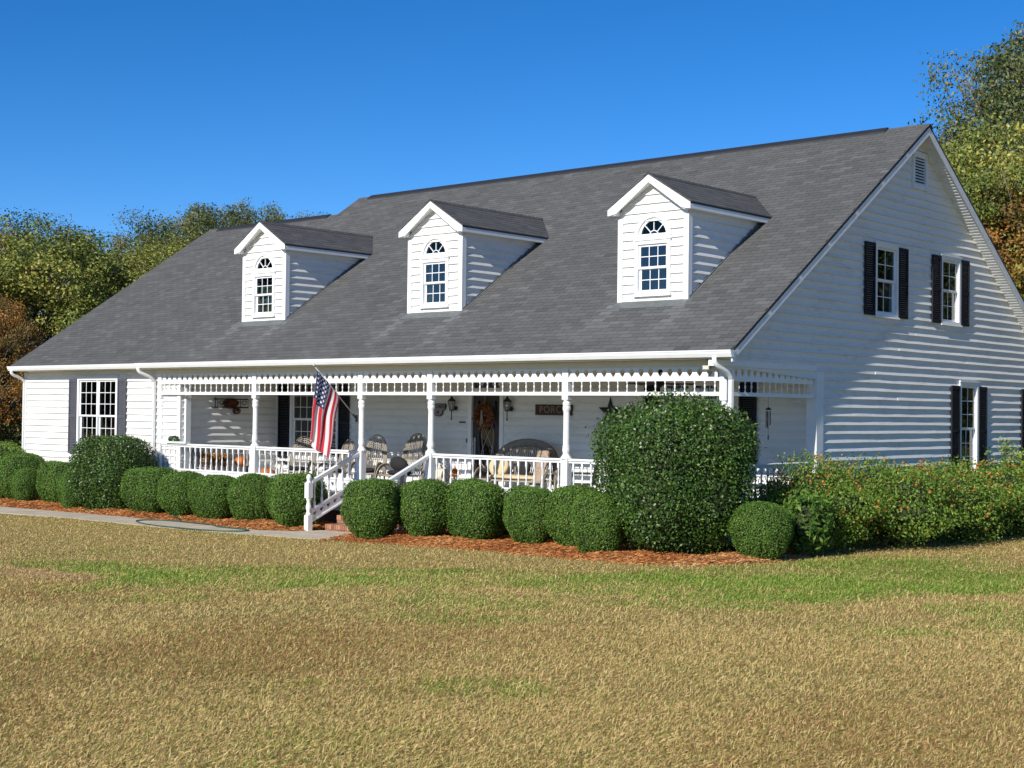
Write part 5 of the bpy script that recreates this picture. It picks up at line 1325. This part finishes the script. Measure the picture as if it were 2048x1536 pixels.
# lantana along the gable side
def lantana(seed, w=2.2, h=1.5):
    t = shrub_proto('lantana_bush', 'lantana', 'flowering bush', M_LAN, w, h, 19000, .060, .034, seed, 1.75, .40, .36, 1.1, core=.66, low=.05, stems=8)
    q = np.random.default_rng(seed+100); P, N = shape_pts(170, q, w*1.02, w*1.02, h*1.02, 1.75, .40, seed, .05, .05)
    keep = (q.uniform(size=len(P)) < .35+.65*(P[:, 2] > h*.45)); P = P[keep]; allP = []; allN = []
    for p_ in P:
        k = 7; dd = q.normal(size=(k, 3)); dd /= np.linalg.norm(dd, axis=1)[:, None]; allP.append(p_+dd*.018+np.array([0, 0, .02])); allN.append(dd)
    V, F, cv = leaves(np.concatenate(allP), np.concatenate(allN), q, .036, .034, .3); inst('blossoms', np_mesh('blossoms', V, F, M_PETAL, cv), t, Matrix.Identity(4))
    # upright flowering shoots above the mass
    m = MB(); Ps = []; Ns = []; Fp = []
    for i in range(44):
        a = q.uniform(0, 6.28); r = w*.46*math.sqrt(q.uniform()); b_ = np.array([r*math.cos(a), r*math.sin(a), h*.78*(1-.35*(r/(w*.5))**2)]); tp = b_+np.array([q.normal()*.08, q.normal()*.08, q.uniform(.16, .42)])
        m.tube([b_, tp], .004, 4)
        for j in range(16): f_ = q.uniform(.1, 1.0); Ps.append(b_+(tp-b_)*f_+q.normal(size=3)*.035); Ns.append(q.normal(size=3))
        for j in range(6): Fp.append(tp+q.normal(size=3)*.014)
    m.build('shoot', M_TWIG, t, kind='stuff')
    V, F, cv = leaves(np.array(Ps), np.array(Ns), q, .055, .03, .5); inst('shoot_leaves', np_mesh('shoot_leaves', V, F, M_LAN, cv), t, Matrix.Identity(4))
    V, F, cv = leaves(np.array(Fp), q.normal(size=(len(Fp), 3)), q, .034, .032, .4); inst('blossoms', np_mesh('blossoms', V, F, M_PETAL, cv), t, Matrix.Identity(4))
    return t
LANG = 'orange lantana bushes along the gable wall'
l1 = lantana(21, 2.7, 1.52); l2 = lantana(22, 2.7, 1.5); l3 = lantana(23, 2.7, 1.5)
for k, (o, x, y, s, lab) in enumerate(((l1, .55, 1.55, (.88, .95, 1.02), 'orange-flowered lantana bush nearest the porch corner'),
        (l2, 1.10, 3.35, (1.0, 1.0, 1.02), 'orange-flowered lantana bush under the bare stretch of gable siding'),
        (l3, 1.15, 5.25, (1.05, 1.05, .96), 'orange-flowered lantana bush in the middle of the gable bed'))):
    move_thing(o, (x, y, g(x, y)), k*1.3, s); o['label'] = lab; o['group'] = LANG
for src, x, y, s, rz, lab in ((l1, 1.25, 7.2, (1.1, 1.1, .92), 2.2, 'orange-flowered lantana bush left of the lower gable window'),
        (l2, 1.3, 9.3, (1.1, 1.1, .92), 4.0, 'orange-flowered lantana bush under the lower gable window'),
        (l3, 1.3, 11.4, (1.1, 1.1, .98), 1.1, 'orange-flowered lantana bush right of the lower gable window'),
        (l1, 1.3, 13.6, (1.1, 1.1, 1.0), .4, 'orange-flowered lantana bush at the far right edge')):
    copy_thing(src, (x, y, g(x, y)), rz, s, lab, LANG)
# tall leafy sapling in front of the lower gable window
sap = thing('rose_shoots', 'tall light green leafy shoots in front of the lower gable window', 'plant', (.75, 9.6, .3))
q = np.random.default_rng(9); m = MB(); Ps = []; Ns = []
for i in range(16):
    a = q.uniform(0, 6.28); b_ = np.array([.75+.1*math.cos(a), 9.7+.2*math.sin(a), .3]); tp = np.array([.75+q.normal()*.22, 9.9+q.normal()*.50, q.uniform(1.55, 2.12)]); mid = (b_+tp)/2+np.array([0, 0, .1])
    m.tube([b_, mid, tp], [.01, .008, .004], 5)
    for j in range(46): f_ = q.uniform(.45, 1.05); Ps.append(mid+(tp-mid)*(f_*2-1)+q.normal(size=3)*.06); Ns.append(q.normal(size=3)+np.array([0, -.3, .6]))
m.build('stem', M_TWIG, sap); V, F, cv = leaves(np.array(Ps), np.array(Ns), q, .085, .05, .5); inst('foliage', np_mesh('foliage', V, F, M_LAN, np.clip(cv*.6+.4, 0, 1)), sap, Matrix.Identity(4))

# ------------------------------------------------------------------ GARDEN HOSE
M_HOSE = paint('green_hose', (.03, .09, .065), .4, .2, 6)
pts = [(-15.3, -.75), (-14.9, -1.2), (-14.35, -1.6), (-13.6, -1.95), (-12.9, -2.02), (-12.3, -2.06), (-11.7, -2.30), (-11.1, -2.32), (-10.6, -2.38), (-10.38, -2.62), (-10.5, -2.86), (-10.9, -3.08), (-11.5, -3.18), (-12.5, -3.20), (-13.4, -3.05), (-14.1, -2.75), (-14.3, -2.4), (-14.0, -2.1), (-13.4, -2.0)]
def smooth(P, k=6):
    P = [Vector((*p, 0)) for p in P]; out = []
    for i in range(len(P)-1):
        a, b, c, d = P[max(0, i-1)], P[i], P[i+1], P[min(len(P)-1, i+2)]
        for j in range(k):
            t = j/k; out.append(.5*((2*b)+(c-a)*t+(2*a-5*b+4*c-d)*t*t+(3*b-a-3*c+d)*t**3))
    return out
m = MB(); m.tube([(p.x, p.y, g(p.x, p.y)+(.03 if p.y < -1.95 else .11)) for p in smooth(pts)], .0135, 7)
tag(m.build('garden_hose', M_HOSE, None, True), 'green garden hose lying in loops on the front walk', 'hose')

# ------------------------------------------------------------------ TREES BEHIND THE HOUSE
M_BARK = paint('pale_bark', (.20, .17, .135), .9, .4, 5, stretch=(3, 3, .6))
T_YG = attr_mat('tree_leaf_yellow_green', [(0, (0.095, 0.139, 0.025)), (0.45, (0.245, 0.276, 0.055)), (0.8, (0.51, 0.468, 0.095)), (1, (0.85, 0.595, 0.128))], .55, transl=.28)
T_OR = attr_mat('tree_leaf_autumn', [(0, (0.087, 0.08, 0.02)), (0.4, (0.232, 0.145, 0.036)), (0.75, (0.493, 0.217, 0.043)), (1, (0.667, 0.319, 0.072))], .55, transl=.28)
T_DG = attr_mat('tree_leaf_dark_green', [(0, (0.027, 0.054, 0.018)), (0.5, (0.068, 0.112, 0.03)), (0.85, (0.15, 0.18, 0.045)), (1, (0.33, 0.225, 0.075))], .5, transl=.22)
T_OG = attr_mat('tree_leaf_olive', [(0, (0.045, 0.072, 0.026)), (0.45, (0.12, 0.152, 0.045)), (0.8, (0.256, 0.24, 0.072)), (1, (0.544, 0.304, 0.096))], .5, transl=.25)
def tree_proto(seed, H, cr, nclus, nleaf, L, lowest=.25):
    """returns a tree thing standing at the origin: trunk, limbs, crown of leaf clumps"""
    r_ = random.Random(seed); q = np.random.default_rng(seed)
    t = thing('tree', 'tree', 'tree'); m = MB(); c = []
    lean = (r_.uniform(-.04, .04)*H, r_.uniform(-.04, .04)*H)
    tr = [(lean[0]*(i/6)**1.5+.12*math.sin(i*1.7+seed), lean[1]*(i/6)**1.5+.12*math.cos(i*1.3), H*.86*i/6) for i in range(7)]
    m.tube(tr, [.026*H*(1-i/6.6)**.9+.02 for i in range(7)], 8); m.build('trunk', M_BARK, t, True)
    m = MB()
    for k in range(nclus):
        f = lowest+(1-lowest)*((k+.5)/nclus); prof = max(.05, 1-((f-.60)/.43)**2)**.5
        a = k*2.399+r_.uniform(-.4, .4); rad = cr*prof*math.sqrt(r_.uniform(.06, .92)); z = H*f*.97+r_.uniform(-.3, .3)
        ti = min(5.99, max(.6, (f-.16)*6.2)); i0 = int(ti); tb = Vector(tr[i0]).lerp(Vector(tr[i0+1]), ti-i0)
        p = Vector((tb.x*.6+rad*math.cos(a), tb.y*.6+rad*math.sin(a), min(z, H*.97))); mid = tb.lerp(p, .5)+Vector((0, 0, -.05*rad))
        m.tube([tb, mid, p], [.011*H*(1.05-f)+.02, .007*H*(1.05-f)+.012, .010], 5); c.append(p)
        for _ in range(4):
            e = p+Vector((r_.gauss(0, .7), r_.gauss(0, .7), r_.gauss(.2, .5))); m.tube([mid.lerp(p, .6), e], [.02, .006], 4)
    m.build('limb', M_BARK, t, True)
    P = []; N = []; cvs = []
    for k, p in enumerate(c):
        n = int(nleaf/nclus*r_.uniform(.6, 1.4)); s = cr*.155*r_.uniform(.75, 1.25)
        sub = np.clip(q.normal(size=(9, 3)), -1.6, 1.6)*s*.75; wch = q.integers(0, 9, n)
        d = sub[wch]+np.clip(q.normal(size=(n, 3)), -1.7, 1.7)*s*.42*np.array([1, 1, .8]); P.append(np.array(p)+d); dn = d/(np.linalg.norm(d, axis=1)[:, None]+1e-6); N.append(dn+np.array([0, 0, .35]))
        cvs.append(np.clip(r_.uniform(.22, .68)+.06*(q.integers(0, 9, n)-4)/4+q.normal(0, .16, n), 0, 1))
    V, F, cv = leaves(np.concatenate(P), np.concatenate(N), q, L, L*.55, .9, np.concatenate(cvs))
    inst('crown', np_mesh('crown', V, F, T_YG, cv), t, Matrix.Identity(4))
    return t
def set_leaf(t, mat):
    for ch in t.children:
        if ch.name.startswith('crown'): ch.material_slots[0].link = 'OBJECT'; ch.material_slots[0].material = mat
protos = [tree_proto(41, 11, 4.3, 96, 84000, .145, .12), tree_proto(42, 13, 4.6, 96, 84000, .145, .16), tree_proto(43, 15, 4.8, 96, 84000, .145, .22)]
TG = 'trees behind the house'
TREES = [  # proto, x, y, scale, material, label
 (0, -33.0, 6.5, (.95, .95, .80), T_YG, 'broad yellow-green tree behind the left end of the roof'),
 (1, -32.4, 9.9, (.80, .80, .64), T_YG, 'yellow-green tree with pale forked trunk above the left roof slope'),
 (0, -36.4, 3.6, (.85, .85, .80), T_OR, 'orange-brown tree at the left edge of the picture'),
 (2, -42.6, 4.2, (.95, .95, .76), T_OR, 'tall reddish tree top cut by the left edge'),
 (1, -41.3, 10.6, (.95, .95, .77), T_DG, 'dark green tree whose dome rises behind the yellow-green trees at left'),
 (1, -47.6, 22.0, (.95, .95, .93), T_OG, 'olive tree low behind the middle of the left roof slope'),
 (2, -50.5, 28.0, (.90, .90, .92), T_OG, 'distant olive tree just left of the first dormer peak'),
 (1, -52.6, 33.4, (.80, .80, 1.06), T_OG, 'rounded olive-rust tree rising above the first dormer'),
 (1, -36.5, 14.5, (.85, .85, .72), T_YG, 'yellow-green tree between the broad one and the far olive trees'),
 (0, -33.2, 1.6, (.62, .62, .70), T_OR, 'small orange-leaved tree at the far left under the wood edge'),
 (0, -29.6, 2.2, (.40, .40, .54), T_OR, 'orange-brown young tree just left of the house corner'),
 (2, -6.2, 27.6, (.88, .88, 1.04), T_OG, 'tall thin-crowned oak rising behind the right gable'),
 (1, -4.0, 25.6, (.85, .85, 1.0), T_OG, 'tall dark oak at the right edge behind the gable'),
 (0, -4.2, 19.6, (.86, .86, .98), T_YG, 'lower golden-green tree hugging the right rake of the gable'),
 (0, -2.2, 18.6, (.85, .85, .80), T_OR, 'orange-tinged tree low behind the right rake'),
 (1, 1.5, 22.0, (.9, .9, .85), T_OG, 'olive tree beyond the right edge of the gable'),
 (1, 7.5, 21.5, (1.0, 1.0, .95), T_DG, 'dark tree right of the picture, mirrored in the gable windows'),
 (0, 12.0, 27.0, (1.1, 1.1, 1.2), T_OG, 'olive tree right of the picture facing the gable'),
 (1, 9.5, 33.0, (1.1, 1.1, 1.1), T_YG, 'yellow-green tree right of the picture facing the gable'),
 (0, 17.0, 36.0, (1.1, 1.1, 1.2), T_DG, 'dark tree behind the right lawn outside the picture'),
 (1, -44.0, -13.0, (1.1, 1.1, 1.0), T_DG, 'dark tree beyond the left edge of the lawn'),
 (0, -41.0, -22.0, (1.1, 1.1, 1.1), T_OG, 'olive tree beyond the left edge, mirrored in the porch windows'),
 (1, -52.0, -22.0, (1.1, 1.1, 1.1), T_DG, 'farther dark tree beyond the left edge of the lawn'),
 (0, -50.0, -6.0, (1.1, 1.1, 1.1), T_YG, 'yellow-green tree beyond the left edge of the picture'),
 (2, -18.3, 43.5, (.5, .5, 1.09), T_OG, 'far tree whose twigs just top the ridge near the gable peak'),
]
used = set()
for k, (p, x, y, s, mat, lab) in enumerate(TREES):
    lo = (x, y, g(x, y)-.1)
    if p not in used: o = move_thing(protos[p], lo, k*1.1, s); used.add(p); o['label'] = lab; o['group'] = TG
    else: o = copy_thing(protos[p], lo, k*1.7, s, lab, TG)
    set_leaf(o, mat)
# understorey at the wood's edge on the left
ub = shrub_proto('understorey_bush', 'dark understorey bush at the wood edge left of the house', 'shrub', T_DG, 4.2, 3.4, 9000, .16, .08, 51, 2.1, .22, .35, 1.1, core=.7)
UBG = 'understorey bushes at the wood edge'
move_thing(ub, (-29.6, 2.6, 0), 0, .72); ub['group'] = UBG
for x, y, s, lab in ((-32.0, 1.4, (1.1, 1.1, 1.2), 'large dark bush at the far left under the trees'), (-30.5, 6.6, (1.1, 1.1, 1.3), 'tall dark bush under the yellow-green trees'), (-27.8, 6.2, (.8, .8, 1.0), 'dark bush close behind the left house corner'), (-36.0, -2.0, (1.4, 1.4, 1.4), 'dark bush at the left edge beside the lawn')):
    copy_thing(ub, (x, y, 0), x, s, lab, UBG)
